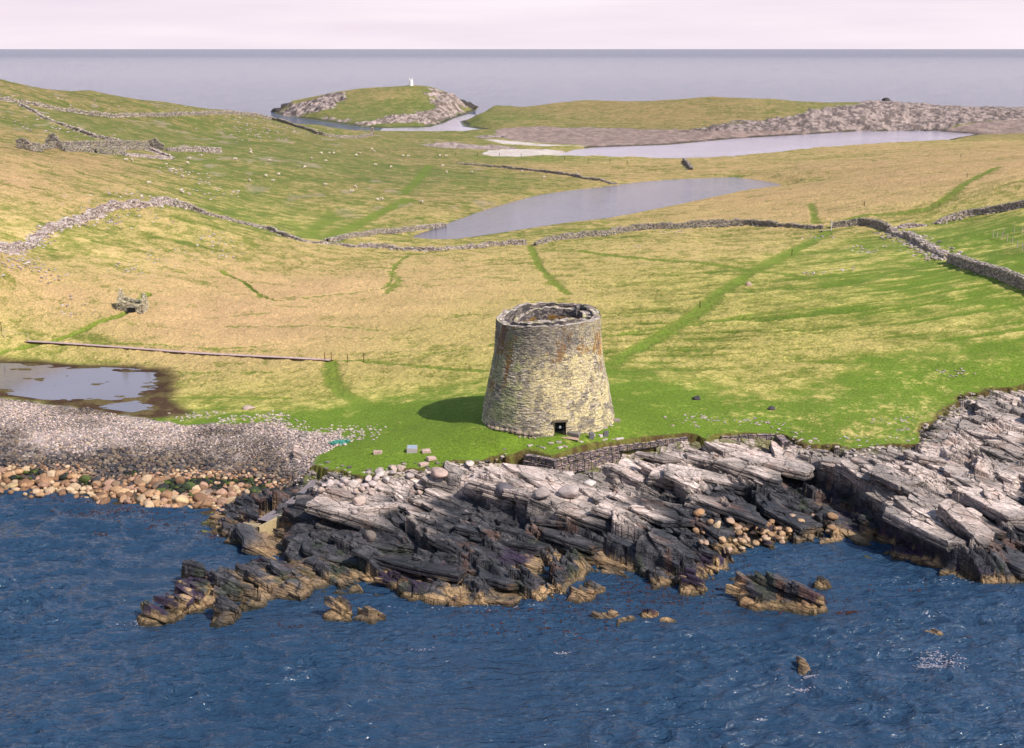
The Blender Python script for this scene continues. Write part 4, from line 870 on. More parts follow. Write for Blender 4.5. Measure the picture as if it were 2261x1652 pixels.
mh = np.array(hit(*Z4(738,366))[:2]); mz = hit(*Z4(738,366))[2]
mill = empty('ruined_hut', (mh[0], mh[1], mz), 'small roofless stone hut with two pointed gables standing alone in the straw field', 'ruined hut')
ml = np.array(hit(*Z4(618,342))[:2])-mh; mw = 3.7; ex_ = np.array([-1.0, 0.10]); ey_ = np.array([.04, 1.0])
MC = [c*1.15 for c in (alb(226,210,170), alb(206,192,156), alb(180,168,146), alb(232,222,192), alb(158,148,132))]
R0 = mh+np.array([1.3, 0]); Lf = R0+ex_*mw*1.02
wpart(mill, 'gable', R0, R0+ey_*2.9, [1.4,2.4,3.0,2.3,1.3], .55, MC, 41, 0, (.30,.2,.125))
wpart(mill, 'gable', Lf, Lf+ey_*2.9, [1.3,2.3,3.0,2.2,1.2], .55, MC, 42, 0, (.30,.2,.125))
wpart(mill, 'wall', R0+ex_*.3, Lf-ex_*.3, [1.3,1.3,1.2,1.5,1.4], .6, MC, 43, .1, (.30,.2,.125))
wpart(mill, 'wall', R0+ex_*.3+ey_*2.7, Lf-ex_*.3+ey_*2.7, [1.6,1.2,1.4], .6, MC, 44, .1, (.30,.2,.125))
V, F = boxv(-.9, .35, -.45, -.28, -.5, .75); o = npmesh('doorway', V, F, mat_plain('doorway_shade_black', (.006,.006,.006)), parent=mill)  # solid near-black block: the doorway's inner shade is put into its colour
# ------------------------------------------------------------------ tower
M_TOWER = mat_vc('lichened_masonry', 0.88, 3.0, 0.28, ((9, 0.04), (30, 0.015)), 0.25, sc3=(1, 1, 2.6))
TZ0 = 6.3
def trad(z): return np.interp(z, [-1, 0, .8, 1.6, 4.1, 6, 7.9, 10.4, 12.5], [7.7, 7.5, 7.38, 7.25, 6.8, 6.38, 6.05, 5.82, 5.78])
def ztop(th): # th measured from +x; back is +y
    return 11.75+.55*sst(-.2, 1, np.sin(th))+.25*np.cos(th)+.16*(vn(th*7, th*0, 601)-.5)*2
def brick(u, v, hgt=.125, wid=.42, seed=0):
    """u along, v up: block id offsets, joint mask"""
    vv = v/hgt+.35*(vn(u*.25, v*.3, 610+seed)-.5)*2; c = np.floor(vv); fv = vv-c
    w = wid*(.7+.7*h2(c, c*0, 611+seed)); uu = u/w+h2(c, c*0+3, 612+seed)*9; i = np.floor(uu); fu = uu-i
    j = np.minimum(np.minimum(fv, 1-fv)*hgt, np.minimum(fu, 1-fu)*w)
    return i, c, sst(.0, .028, j)
def towercol(th, z, i, c, joint):
    x = th; r1 = h2(i, c, 620); r2 = h2(i, c, 621)
    u = (th+math.pi/2); u = (u+math.pi) % (2*math.pi)-math.pi           # 0 facing the camera, + to the right
    pal = np.array([alb(198,182,156), alb(160,148,132), alb(220,204,178), alb(126,118,108), alb(186,170,138), alb(172,160,142)])
    col = pal[(r1*5.99).astype(int)]*(.85+.4*r2)[:, None]
    n = fbm(u*4.2, z*.5, 4, 630); n2 = fbm(u*14, z*2.2, 3, 631)
    ye = sst(.38, .64, n*.45+n2*.55+.10*np.exp(-((u-.25)/.55)**2-((z-6.2)/2.2)**2)*1.6+.05*np.exp(-((u-1.0)/.4)**2)+.03*np.exp(-((z-3.5)/2.5)**2)-.16*sst(8.2, 10, z)*(u < .55)-.03)
    yl = L3(alb(230,212,160), alb(200,198,140), sst(-.2, -.7, u)); col = L3(col, yl, ye*(.35+.6*(r2 > .22)))
    yl = yl*1.08; gr = sst(.0, 1.0, (z-7.6)/2.0-.9*np.maximum(u-.1, 0)+(n-.5)*3)*(u > -1.7); col = L3(col, alb(144,136,124)*(.8+.4*r1[:, None]), gr*.55)
    og = sst(.5, .62, fbm(u*5+4, z*.45, 4, 640)+.22*np.exp(-((u+1.0)/.25)**2-((z-9.3)/2)**2)-.10)
    col = L3(col, alb(150,104,42)*(.7+.6*r1[:, None]), og*.75*(r2 > .2)*sst(2.5, 5, z))
    og2 = np.exp(-((u-1.32)/.09)**2-((z-8.9)/.7)**2); col = L3(col, alb(214,140,50), og2*(n2 > .42)*.9)
    bl = sst(.60, .68, fbm(u*6+9, z*.9, 4, 650)); col = L3(col, alb(104,98,98), bl*.5)
    mo = sst(.55, .66, fbm(u*5+29, z*.7, 4, 655))*sst(-.1, -.8, u); col = L3(col, alb(150,158,112), mo*.5)
    return np.minimum(col*1.34, .8)*(.34+.66*joint)[:, None]
DTH = -math.pi/2+.158; DW, DH0, DH1 = .66, -.10, 1.62
tower = empty('stone_tower', (tx, ty, TZ0), 'tall round waisted dry stone tower with open top and gated doorway on the green mound', 'tower')
def build_tower():
    nt, nz = 1200, 340; th = np.linspace(0, 2*math.pi, nt, endpoint=False); t = np.linspace(0, 1, nz)
    TH_, T_ = np.meshgrid(th, t); zt = ztop(TH_); Z = -.9+T_*(zt+.9)
    R = trad(Z)+.10*(fbm(TH_*2.2, Z*.25, 3, 602)-.5)*2
    i, c, j = brick(TH_*6.6, Z); rr = h2(i, c, 603)-.5
    big = (Z < .75) & (Z > -.2) & (np.cos(TH_+math.pi/2+.75) > .62)
    R = R+(rr*.075-(1-j)*.055)
    x = R*np.cos(TH_); y = R*np.sin(TH_)
    col = towercol(TH_.ravel(), Z.ravel(), i.ravel(), c.ravel(), j.ravel())
    V = np.stack([x.ravel(), y.ravel(), Z.ravel()], 1); F = gridfaces(nz, nt, wrap=True)
    dth = (TH_.ravel()-(DTH+2*math.pi)); ind = (np.abs(dth*7.4) < DW-.05*Z.ravel()) & (Z.ravel() > DH0) & (Z.ravel() < DH1)
    F = F[~ind[F].all(1)]
    o = npmesh('outer_wall', V, F, M_TOWER, {'Col': col}, parent=tower)
    # rings of the wall head
    def curve(r, cx, cy, zf): return lambda a: np.stack([cx+r(a)*np.cos(a), cy+r(a)*np.sin(a), zf(a)], -1)
    def loft(name, A_, B_, nd, na, base, seed, hgt=.15, wid=.46, flat=False, parent=tower, dark=1.0, moss=False):
        a = np.linspace(0, 2*math.pi, na, endpoint=False); P0, P1 = A_(a), B_(a); k = np.linspace(0, 1, nd)[:, None, None]
        P = P0[None]*(1-k)+P1[None]*k; ln = np.linalg.norm(P1-P0, axis=1).mean()
        uu, vv = np.meshgrid(a*5.0, np.linspace(0, ln, nd)); i, c, j = brick(uu, vv, hgt, wid, seed); rr = (h2(i, c, 603+seed)-.5)
        P = P.copy()
        if flat: P[..., 2] += rr*.12-(1-j)*.06
        else: P[..., :2] *= (1+(rr*.07-(1-j)*.05)/5.0)[..., None]
        pal = np.array(base); col = pal[(h2(i, c, 604+seed)*(len(base)-.01)).astype(int)]*(.8+.4*h2(i, c, 605+seed))[..., None]*(.35+.65*j)[..., None]*dark
        if moss:
            m = sst(.53, .60, fbm(a[None]*7+vv*.2, vv*1.1, 4, 660)); col = L3(col, alb(176,130,48), m*.7*(vv > .8)*(vv < 3.4))
        return npmesh(name, P.reshape(-1, 3), gridfaces(nd, na, wrap=True), M_TOWER, {'Col': col.reshape(-1, 3)}, parent=parent)
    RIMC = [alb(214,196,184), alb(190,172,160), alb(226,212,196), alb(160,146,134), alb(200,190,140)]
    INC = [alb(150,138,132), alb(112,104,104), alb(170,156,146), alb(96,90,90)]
    zr = lambda a: ztop(a)-.02
    ro = lambda a: 5.78+.10*(fbm(a*2.2, a*0+12*.25, 3, 602)-.5)*2+.02; ri = lambda a: 4.92+.07*np.sin(a*9)*.5-.05*np.sin(a*3)
    squ = lambda a: 1+.05*np.cos(2*(a-.9))
    io = lambda a: (4.34+.10*np.sin(a*5))*squ(a); ic = lambda a: (3.35+.08*np.sin(a*4))*(1+.07*np.cos(2*(a-.1)))
    zi = lambda a: ztop(a)-.30+.48*sst(.1, .9, -np.sin(a))*(1-.7*sst(.5, 1, np.cos(a)))+.1*(vn(a*6, a*0, 606)-.5); zw = lambda a: 10.3+.5*sst(-.5, 1, np.sin(a))+.9*sst(.3, .9, np.cos(a))
    Ca = curve(ro, 0, 0, zr); Cb = curve(ri, 0, 0, zr); Cc = curve(lambda a: ri(a)-.04, 0, 0, zw)
    Cd = curve(lambda a: io(a)+.05, .42, .12, zw); Ce = curve(io, .42, .12, zi); Cf = curve(ic, .22, .25, lambda a: zi(a)+.02); Cg = curve(lambda a: ic(a)-.05, .22, .25, lambda a: 0*a+1.0)
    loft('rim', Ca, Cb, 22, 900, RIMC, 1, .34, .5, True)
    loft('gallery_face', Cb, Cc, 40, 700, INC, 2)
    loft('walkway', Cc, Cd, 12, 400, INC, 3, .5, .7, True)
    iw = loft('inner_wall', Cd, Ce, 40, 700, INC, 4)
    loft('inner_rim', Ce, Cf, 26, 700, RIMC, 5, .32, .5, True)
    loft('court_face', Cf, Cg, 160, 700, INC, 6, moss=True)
    V, F = boxv(-3.6, 4.1, -3.5, 4.0, .6, 1.05); npmesh('court_floor', V, F, M_STONE, {'Col': np.tile(alb(90,84,76), (8, 1))}, parent=tower)
    # stair head on the back right of the wall top
    def st(parts, name, col, lab=None, par=tower):
        V, F = merge(parts); o = npmesh(name, V, F, M_TOWER, {'Col': np.tile(col, (len(V), 1))}, parent=par)
        if lab: o['label'] = lab
        return o
    zz = float(ztop(np.array([.9]))[0])
    rg = np.random.RandomState(9); Ps = []; Ds = []
    def course(x0, y0, x1, y1, h, base):
        L = math.hypot(x1-x0, y1-y0); n = max(int(L/.32), 1)
        for k in range(int(h/.13)):
            for q in range(n):
                f = (q+.5+rg.uniform(-.2, .2))/n; Ps.append((x0+(x1-x0)*f, y0+(y1-y0)*f, base+k*.13+.05)); Ds.append((.36+abs(y1-y0)/L*0, .34, .12))
    course(3.35, 1.9, 3.5, 4.0, 1.0, zz-.75); course(4.45, 1.5, 4.5, 3.4, 1.0, zz-.75); course(3.6, 3.95, 4.4, 3.5, 1.0, zz-.75)
    bl = blockobj('stair_head', Ps, Ds, rg.uniform(-.15, .15, len(Ps))+1.5, np.array([alb(150,140,134)])*rg.uniform(.6, 1.3, (len(Ps), 1)), .12, 3, M_TOWER, tower)
    bl['label'] = 'low stone walls around the stair opening at the back right of the rim'
    dk = mat_plain('stair_darkness', (.008, .008, .009), .95)  # near-black colour paints the shade of the stair openings on a box and disc
    V, F = boxv(3.62, 4.28, 1.9, 3.7, zz-1.0, zz+.02); npmesh('stair_shade', V, F, dk, parent=tower)
    bm = bmesh.new(); bmesh.ops.create_circle(bm, cap_ends=True, segments=20, radius=.42); me = bpy.data.meshes.new('stair_shade_disc'); bm.to_mesh(me); bm.free(); me.materials.append(dk)
    o = bpy.data.objects.new('stair_shade', me); link(o, tower); o.location = (4.65, -.6, float(ztop(np.array([-.15]))[0])+.09); o.scale = (1, 1.3, 1)
    # hand rail in the gallery
    bm = bmesh.new()
    def rod(a, b, r):
        a, b = Vector(a), Vector(b); d = b-a; q = d.to_track_quat('Z', 'Y').to_matrix().to_4x4()
        bmesh.ops.create_cone(bm, cap_ends=True, segments=6, radius1=r, radius2=r, depth=d.length, matrix=Matrix.Translation((a+b)/2) @ q)
    pa = [(math.cos(a)*4.72, math.sin(a)*4.72) for a in np.linspace(math.pi*1.02, math.pi*1.72, 9)]
    for i, p in enumerate(pa):
        zb = 10.4; rod((p[0], p[1], zb), (p[0], p[1], zb+1.1), .02)
        if i: rod((pa[i-1][0], pa[i-1][1], zb+1.08), (p[0], p[1], zb+1.08), .018)
    me = bpy.data.meshes.new('handrail'); bm.to_mesh(me); bm.free(); me.materials.append(mat_plain('grey_metal', (.25,.25,.26), .5, metallic=.6)); link(bpy.data.objects.new('handrail', me), tower)
    # doorway
    ddir = np.array([math.cos(DTH), math.sin(DTH)]); dt = np.array([-ddir[1], ddir[0]]); r = 7.42
    def dp(u, d, z): p = ddir*(r-d)+dt*u; return (p[0], p[1], z)
    def quadobj(name, quads, mat, par, col=None, solid=0.0):
        V = [v for q in quads for v in q]; F = [[4*i, 4*i+1, 4*i+2, 4*i+3] for i in range(len(quads))]
        o = npmesh(name, np.array(V), np.array(F), mat, {'Col': np.tile(col if col is not None else A(.1, .1, .1), (len(V), 1))}, parent=par)
        if solid: m = o.modifiers.new('solid', 'SOLIDIFY'); m.thickness = solid; m.offset = 0
        return o
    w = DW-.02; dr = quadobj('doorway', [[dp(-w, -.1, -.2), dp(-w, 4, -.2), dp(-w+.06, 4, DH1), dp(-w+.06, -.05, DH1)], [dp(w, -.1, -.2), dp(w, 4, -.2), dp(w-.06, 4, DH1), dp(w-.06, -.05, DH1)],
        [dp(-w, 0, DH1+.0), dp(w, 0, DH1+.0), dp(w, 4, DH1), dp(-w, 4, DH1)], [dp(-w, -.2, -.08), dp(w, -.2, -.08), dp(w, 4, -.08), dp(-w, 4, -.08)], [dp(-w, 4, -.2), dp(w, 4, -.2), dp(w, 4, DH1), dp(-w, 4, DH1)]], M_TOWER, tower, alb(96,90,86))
    lt = npmesh('lintel', *merge([((CUBE*[1.65, .5, .17])@np.array([[dt[0], dt[1], 0], [ddir[0], ddir[1], 0], [0, 0, 1]])+np.array(dp(0, .16, DH1+.07)), CF)]), M_TOWER, {'Col': np.tile(alb(120,108,92), (8, 1))}, parent=tower)
    gate = bpy.data.objects.new('gate', None)
    bm = bmesh.new()
    for u in np.linspace(-w+.08, w-.08, 6): rod(dp(u, .12, -.05), dp(u, .12, DH1-.03), .016)
    for z in (.02, .5, .98, 1.38): rod(dp(-w+.05, .12, z), dp(w-.05, .12, z), .02)
    me = bpy.data.meshes.new('gate'); bm.to_mesh(me); bm.free(); me.materials.append(mat_plain('dark_iron', (.03,.03,.035), .5, metallic=.5)); g = bpy.data.objects.new('gate', me); link(g, tower)
    q = (CUBE*[.22, .02, .28])@np.array([[dt[0], dt[1], 0], [ddir[0], ddir[1], 0], [0, 0, 1]])+np.array(dp(-.02, .085, 1.03)); npmesh('sign', q, CF, mat_plain('pale_sign', (.25, .28, .32), .6), parent=g)['label'] = 'small pale notice panel fixed to the gate'
    # foundation boulders
    P = []; S = []; rg = np.random.RandomState(12)
    for a in np.arange(-2.62, -1.75, .098):
        rr = 7.5+rg.uniform(-.02, .08); P.append((rr*math.cos(a), rr*math.sin(a), .12+rg.uniform(-.05, .1)+.18*math.sin((a+2.62)*3.6))); s = rg.uniform(.26, .46); S.append((s, s*.8, s*.72))
    for a in np.arange(-2.9, -1.7, .075):
        rr = 7.75+rg.uniform(-.02, .12); P.append((rr*math.cos(a), rr*math.sin(a), -.1)); s = rg.uniform(.18, .3); S.append((s, s*.8, s*.55))
    stones('foundation_stones', P, S, np.array([alb(176,156,140), alb(150,130,116), alb(190,176,140)])[rg.randint(0, 3, len(P))], 61, 2, smooth=True, parent=tower)
build_tower(); log('tower')
# ------------------------------------------------------------------ gabions
M_WIRE = mat_plain('dark_wire', (.03,.03,.03), .6)
GC_ = [alb(176,150,146), alb(140,124,126), alb(196,172,160), alb(108,100,104), alb(160,144,110), alb(120,110,120)]
def gabion(pts, tiers, label, seed, cell=1.0, depth=.9):
    P = np.array(pts)[:, :2]; cols_ = [c*1.35 for c in GC_]; root = empty('gabion_wall', (P[0, 0], P[0, 1], tiers[0][1]), label, 'retaining wall', 'wire basket retaining walls below the turf'); rg = np.random.RandomState(seed)
    for (t0, t1, ztopp, h, out) in tiers:
        for i in range(len(P)-1):
            a, b = P[i], P[i+1]; L = np.linalg.norm(b-a); e = (b-a)/L; nn = np.array([e[1], -e[0]])     # outward, towards the sea
            ncell = max(int(round(L/cell)), 1); yaw = math.atan2(e[1], e[0])
            for k in range(ncell):
                f0, f1 = (i+k/ncell)/(len(P)-1), 0
                if not (t0 <= f0 < t1): continue
                c0 = a+e*L*k/ncell; c1 = a+e*L*(k+1)/ncell; cw_ = np.linalg.norm(c1-c0); ps = []; ds = []
                zt = ztopp+rg.uniform(-.04, .05)
                for c in range(int(h/.105)):
                    x = 0.0
                    while x < cw_-.06:
                        w = rg.uniform(.14, .42); w = min(w, cw_-x)
                        for dd in (0,):
                            q = c0+e*(x+w/2)+nn*(out-.12+rg.normal(0, .02)); ps.append((q[0], q[1], zt-.055-c*.105)); ds.append((w*.95, .26, .095*rg.uniform(.8, 1.05)))
                        x += w
                for _ in range(26):
                    q = c0+e*rg.uniform(.1, cw_-.1)+nn*(out-rg.uniform(.15, depth-.1)); ps.append((q[0], q[1], zt-.02+rg.uniform(-.03, .03))); ds.append((rg.uniform(.2, .4), rg.uniform(.15, .3), .09))
                if i == 0 or k == 0:
                    for c in range(int(h/.105)):
                        for d in (0.15, .45, .75):
                            for ee, cc in ((c0, .12), (c1, -.12)): q = ee+e*cc+nn*(out-d); ps.append((q[0], q[1], zt-.055-c*.105)); ds.append((.25, .3, .095))
                q = (c0+c1)/2+nn*(out-depth/2-.1); ps.append((q[0], q[1], zt-h/2-.05)); ds.append((cw_-.1, depth-.3, h-.05))
                col = np.array(cols_)[rg.randint(0, len(GC_), len(ps))]*rg.uniform(.75, 1.15, (len(ps), 1)); col[-1] *= .4
                V, F = blocks(ps, ds, yaw, .07, seed+k); m = c0-np.array(root.location[:2])
                o = npmesh('gabion_basket', V, F, M_STONE, {'Col': np.repeat(col, 8, axis=0)}); local(o, root)
                wires = []
                def wr(p0, p1, r=.018):
                    p0 = np.array(p0); p1 = np.array(p1); d = p1-p0; l = np.linalg.norm(d); d = d/l; up = np.array([0, 0, 1.]) if abs(d[2]) < .9 else np.array([1., 0, 0]); s1 = np.cross(d, up); s1 /= np.linalg.norm(s1); s2 = np.cross(d, s1)
                    wires.append(((CUBE@np.array([d*l, s1*r*2, s2*r*2]))+(p0+p1)/2, CF))
                fo = nn*(out+.03); A0 = np.append(c0+fo, 0); A1 = np.append(c1+fo, 0); Z = lambda z: np.array([0, 0, z])
                for zz in (zt+.02, zt-h): wr(A0+Z(zz), A1+Z(zz), .022)
                for q in (A0, A1): wr(q+Z(zt+.02), q+Z(zt-h), .026)
                B0 = np.append(c0+nn*(out-depth), 0); wr(A0+Z(zt+.05), B0+Z(zt+.05)); 
                for f in (.25, .5, .75): wr(A0*(1-f)+A1*f+Z(zt), A0*(1-f)+A1*f+Z(zt-h), .007)
                for f in (.25, .5, .75): wr(A0+Z(zt-h*f), A1+Z(zt-h*f), .007)
                V, F = merge(wires); V = V-np.array(root.location)[None]; npmesh('wire_mesh', V, F, M_WIRE, parent=o)
    return root
g1 = smooth_line(np.array([[*GAB1[1]], [*GAB1[2]], [*GAB1[3]]]), 1); G1 = [GAB1[0], GAB1[1], GAB1[2], GAB1[3]]
gabion(G1, [(0, 1, 5.15, .62, .05), (0, .67, 4.52, 1.15, .28)], 'stepped wire basket wall turning a corner below the turf in front of the tower', 71)
gabion(GAB2+[GAB3[1]], [(0, 1, 5.2, 1.0, .05), (.18, 1, 4.2, 1.0, .12)], 'dark two tier wire basket wall set back in the gully to the right', 72)
log('gabions')
# ------------------------------------------------------------------ beach
M_BOULD, n_, l_, b_ = newmat('boulder')
oi = n_.new('ShaderNodeObjectInfo'); t1 = noise(n_, l_, 2.5, 5, .65); t2 = noise(n_, l_, 14, 3, .6)
l_.new(scalecol(n_, l_, oi.outputs['Color'], mathn(n_, l_, 'MULTIPLY', mrange(n_, l_, t1.outputs['Fac'], .3, .7, .75, 1.25), mrange(n_, l_, t2.outputs['Fac'], .35, .65, .78, 1.2))), b_.inputs['Base Color'])
b_.inputs['Roughness'].default_value = .8; addbump(n_, l_, b_, [(t1.outputs['Fac'], .08), (t2.outputs['Fac'], .03)])
BT = []
for i in range(14):
    V = rockshape(900+i, 3, nplanes=12, lo=.56, hi=.95, rnd=.02); me = bpy.data.meshes.new('boulder'); F = ICO[3][1]
    me.from_pydata(V.tolist(), [], F.tolist()); me.polygons.foreach_set('use_smooth', [True]*len(F)); me.materials.append(M_BOULD); BT.append(me)
NB = [0]
def boulder(x, y, z, s, col, label, group, seed, flat=.7, cat='boulder', name='boulder', yaw=None):
    rg = np.random.RandomState(seed); o = bpy.data.objects.new(name, BT[rg.randint(0, len(BT))]); link(o)
    o.location = (x, y, z); o.scale = (s*rg.uniform(.9, 1.3), s*rg.uniform(.75, 1.0), s*flat*rg.uniform(.85, 1.15))
    o.rotation_euler = (rg.normal(0, .15), rg.normal(0, .15), rg.uniform(0, 6.28) if yaw is None else yaw); o.color = (*[float(min(c, 1)) for c in col], 1)
    NB[0] += 1; return tag(o, label, cat, group)
def beachcol(x, y, z, rg):
    n = len(x); zz = z-.15-.45*sst(-52, -34, x)*(z > .9)+(fbm(x/5, y/5, 3, 700)-.5)*1.6+rg.normal(0, .16, n)
    pale = np.array([alb(232,206,196), alb(216,188,178), alb(196,174,166), alb(240,218,204), alb(160,146,142), alb(134,128,130), alb(214,188,160)])[rg.randint(0, 7, n)]
    dark = np.array([alb(118,104,98), alb(92,86,88), alb(140,120,98), alb(150,134,116), alb(104,88,80), alb(70,68,72)])[rg.randint(0, 6, n)]
    tan = np.array([alb(206,162,120), alb(176,134,98), alb(222,190,152), alb(150,112,82), alb(196,154,128)])[rg.randint(0, 5, n)]
    c = L3(dark, pale, sst(1.75, 2.45, zz+rg.normal(0, .15, n))); c = L3(tan, c, sst(.80, 1.15, zz+rg.normal(0, .12, n)))
    gm = (np.abs(z-.85+(fbm(x/6, y/6, 2, 702)-.5)*.7) < .28) & (fbm(x/2.5, y/2.5, 3, 701) > .57); c[gm] = np.array([alb(50,62,32), alb(84,98,38), alb(36,42,32)])[rg.randint(0, 3, n)][gm]
    return c*rg.uniform(.82, 1.15, (n, 1))
def build_beach():
    rg = np.random.RandomState(31); allp = []
    for st, zlo, zhi, r0, r1 in ((.60, -.25, 1.15, .26, .74), (.40, .7, 2.3, .18, .36), (.25, 1.5, 4.5, .10, .19)):
        gx, gy = np.meshgrid(np.arange(-74, -18, st), np.arange(132, 182, st)); gx = (gx+rg.uniform(-.45, .45, gx.shape)*st).ravel(); gy = (gy+rg.uniform(-.45, .45, gy.shape)*st).ravel()
        m = (gx/gy > -.43); gx, gy = gx[m], gy[m]; sb = coarse(sdB, gx, gy)+(fbm(gx/3, gy/3, 3, 710)-.5)*3; z = gh(gx, gy)
        sea = coarse(sdL, gx, gy)
        m = (sb > (-.5 if st > .5 else -.1)) & (z > zlo) & (z < zhi) & (sea > -1.3) & (coarse(sdR, gx, gy) < .8); gx, gy, z = gx[m], gy[m], z[m]
        p = sst(zhi, zhi-.5, z)*sst(zlo-.01, zlo+.3, z) if st > .3 else sst(zlo, zlo+.5, z); m = rg.rand(len(gx)) < p*.97; gx, gy, z = gx[m], gy[m], z[m]
        r = r0+(r1-r0)*rg.rand(len(gx))**2.2; allp.append(np.stack([gx, gy, z+r*.22, r], 1))
    Q = np.vstack(allp); col = beachcol(Q[:, 0], Q[:, 1], Q[:, 2], rg)
    vis = (np.abs(Q[:, 0]/Q[:, 1]) < .372) & (Q[:, 2] < 1.35); sc = np.where(vis, Q[:, 3]/Q[:, 1], 0); top = np.argsort(-sc)[:170]
    isb = np.zeros(len(Q), bool); isb[top] = True
    for k in top:
        x, y, z, r = Q[k]; h = z
        lab = ('rounded tan boulder in the barnacled row along the waterline of the left beach' if h < .62 else 'rounded boulder higher up among the dark stones of the left beach')
        boulder(x, y, z, r*1.08, col[k], lab, 'boulders along the foot of the left beach' if h < .62 else 'large stones in the dark band of the left beach', int(k))
    R = Q[~isb]; C = col[~isb]; s = R[:, 3:4]*rg.uniform(.75, 1.25, (len(R), 3))*[1.15, .95, .68]
    m = R[:, 3] > .17
    o = stones('beach_stones', R[m][:, :3], s[m], C[m], 33, 2, 16, smooth=True); tag(o, kind='stuff')
    o = stones('pebbles', R[~m][:, :3], s[~m], C[~m], 34, 1, 12); tag(o, kind='stuff'); log('beach', len(R))
    # straggling stones on the turf above the beach
    x = rg.normal(0, 1, 420); c0 = [Z7(*p) for p in ((1100,150),(1300,175),(1500,160),(1560,200),(1700,230),(1850,240),(2000,230),(1950,270))]
    pts = hits(c0); P = []; 
    for i in range(420):
        a = pts[rg.randint(0, len(pts))]; P.append((a[0]+rg.normal(0, 1.5), a[1]+rg.normal(0, 1.2)))
    P = np.array(P); z = gh(P[:, 0], P[:, 1]); s = rg.uniform(.08, .24, len(P)); o = stones('scattered_stones', np.column_stack([P, z+s*.2]), np.column_stack([s*1.2, s, s*.6]), np.tile(alb(214,196,182), (len(P), 1))*rg.uniform(.7, 1.1, (len(P), 1)), 35); tag(o, kind='stuff')
build_beach()
def place(D, s, cols, label, group, seed, z=None, **kw):
    rg = np.random.RandomState(seed)
    for i, d in enumerate(D):
        p = shit(*d[:2]); r = d[2] if len(d) > 2 else s*rg.uniform(.7, 1.25)
        boulder(p[0], p[1], p[2]+r*.25, r, np.array(cols)[rg.randint(0, len(cols))]*rg.uniform(.88, 1.12), label, group, seed*77+i, **kw)
TANS = [alb(206,168,128), alb(220,190,154), alb(178,140,104), alb(196,162,136)]; PINKS = [alb(222,202,194), alb(200,182,176), alb(232,216,206), alb(212,186,170)]; DKS = [alb(96,92,94), alb(80,78,84), alb(120,110,100)]
rgc = np.random.RandomState(88)
cove = [Z10(30+rgc.uniform(-60, 60), 1130+rgc.uniform(-70, 60)) for _ in range(9)]+[Z10(rgc.uniform(60, 320), rgc.uniform(1040, 1200)) for _ in range(20)]+[Z10(rgc.uniform(280, 640), rgc.uniform(990, 1120)) for _ in range(12)]+[Z9(rgc.uniform(1600, 2200), rgc.uniform(900, 1130)) for _ in range(20)]
place(cove, .42, TANS, 'rounded tan boulder piled in the small cove right of the rock shelf', 'tan boulders of the small cove', 5)
place([Z9(rgc.uniform(1540, 1900), rgc.uniform(640, 900)) for _ in range(16)], .36, DKS, 'dark angular block lying in the gully above the small cove', 'dark blocks in the gully', 6)
top_ = [Z8(*p) for p in ((790,275),(650,315),(740,270),(730,305),(400,365),(460,385),(490,375),(560,350),(595,380),(520,415),(480,430),(580,440),(640,410),(410,455),(380,400),(340,375),(300,385),(240,435),(265,400),(850,330),(690,350),(620,345),(330,430),(300,470),(350,500),(500,520),(565,300),(640,290),(860,300),(920,440),(470,580),(540,395))]
place([(t[0], t[1], r) for t, r in zip(top_, list(.30+.32*rgc.rand(len(top_))))], .4, PINKS, 'pale rounded boulder heaped on the rock shelf under the turf edge left of the tower', 'pale boulders heaped on the rock shelf', 7)
def solo(d, s, col, label, seed, cat='boulder', name='boulder', flat=.7, yaw=None):
    p = shit(*d); return boulder(p[0], p[1], p[2]+s*flat*.3, s, col, label, None, seed, flat, cat, name, yaw)
solo(Z8(1495,455), 1.05, alb(112,104,108), 'big grey flat boulder lodged in the dark ledge left of the wire basket corner', 201, flat=.8)
solo(Z8(1760,450), .95, alb(180,164,156), 'grey block beside the two pale boulders under the wire basket corner', 202)
solo(Z8(1950,440), 1.15, alb(206,188,180), 'largest pale boulder below the corner of the wire basket wall', 203)
solo(Z8(1930,335), 1.15, alb(232,212,204), 'wide flat pale boulder touching the foot of the wire basket corner', 204, flat=.5)
solo(Z8(2090,390), .8, alb(238,224,214), 'white topped boulder right of the largest pale boulder on the ledge', 205, flat=.55)
solo(Z8(1050,320), .9, alb(216,186,170), 'pinkish angular boulder at the turf edge above the dark slabs', 206)
solo(Z8(575,750), .62, alb(126,112,104), 'lone egg shaped brown boulder on the dark slabs of the front shelf', 207, flat=1.1)
solo(Z8(500,520), .72, alb(216,192,176), 'upright pale block below the heap of pale boulders', 208, flat=1.2)
solo(Z8(1265,235), .62, alb(232,214,204), 'flat white stone on the turf edge between plaque and wire baskets', 209, 'stone', 'flat_stone', .4)
solo(Z9(1640,840), .62, alb(198,150,104), 'round tan and grey boulder perched above the cove stones', 210)
solo(Z9(1150,860), .01, alb(70,70,74), 'x', 211) if False else None
solo(Z7(1000,630), 1.05, alb(232,198,150), 'big wedge shaped cream boulder at the water edge of the left beach', 212)
solo(Z7(685,582), .78, alb(220,180,134), 'large speckled tan boulder at the water edge of the left beach', 213)
solo(Z7(60,545), .72, alb(210,180,130), 'round cream boulder standing in the water at the far left', 214)
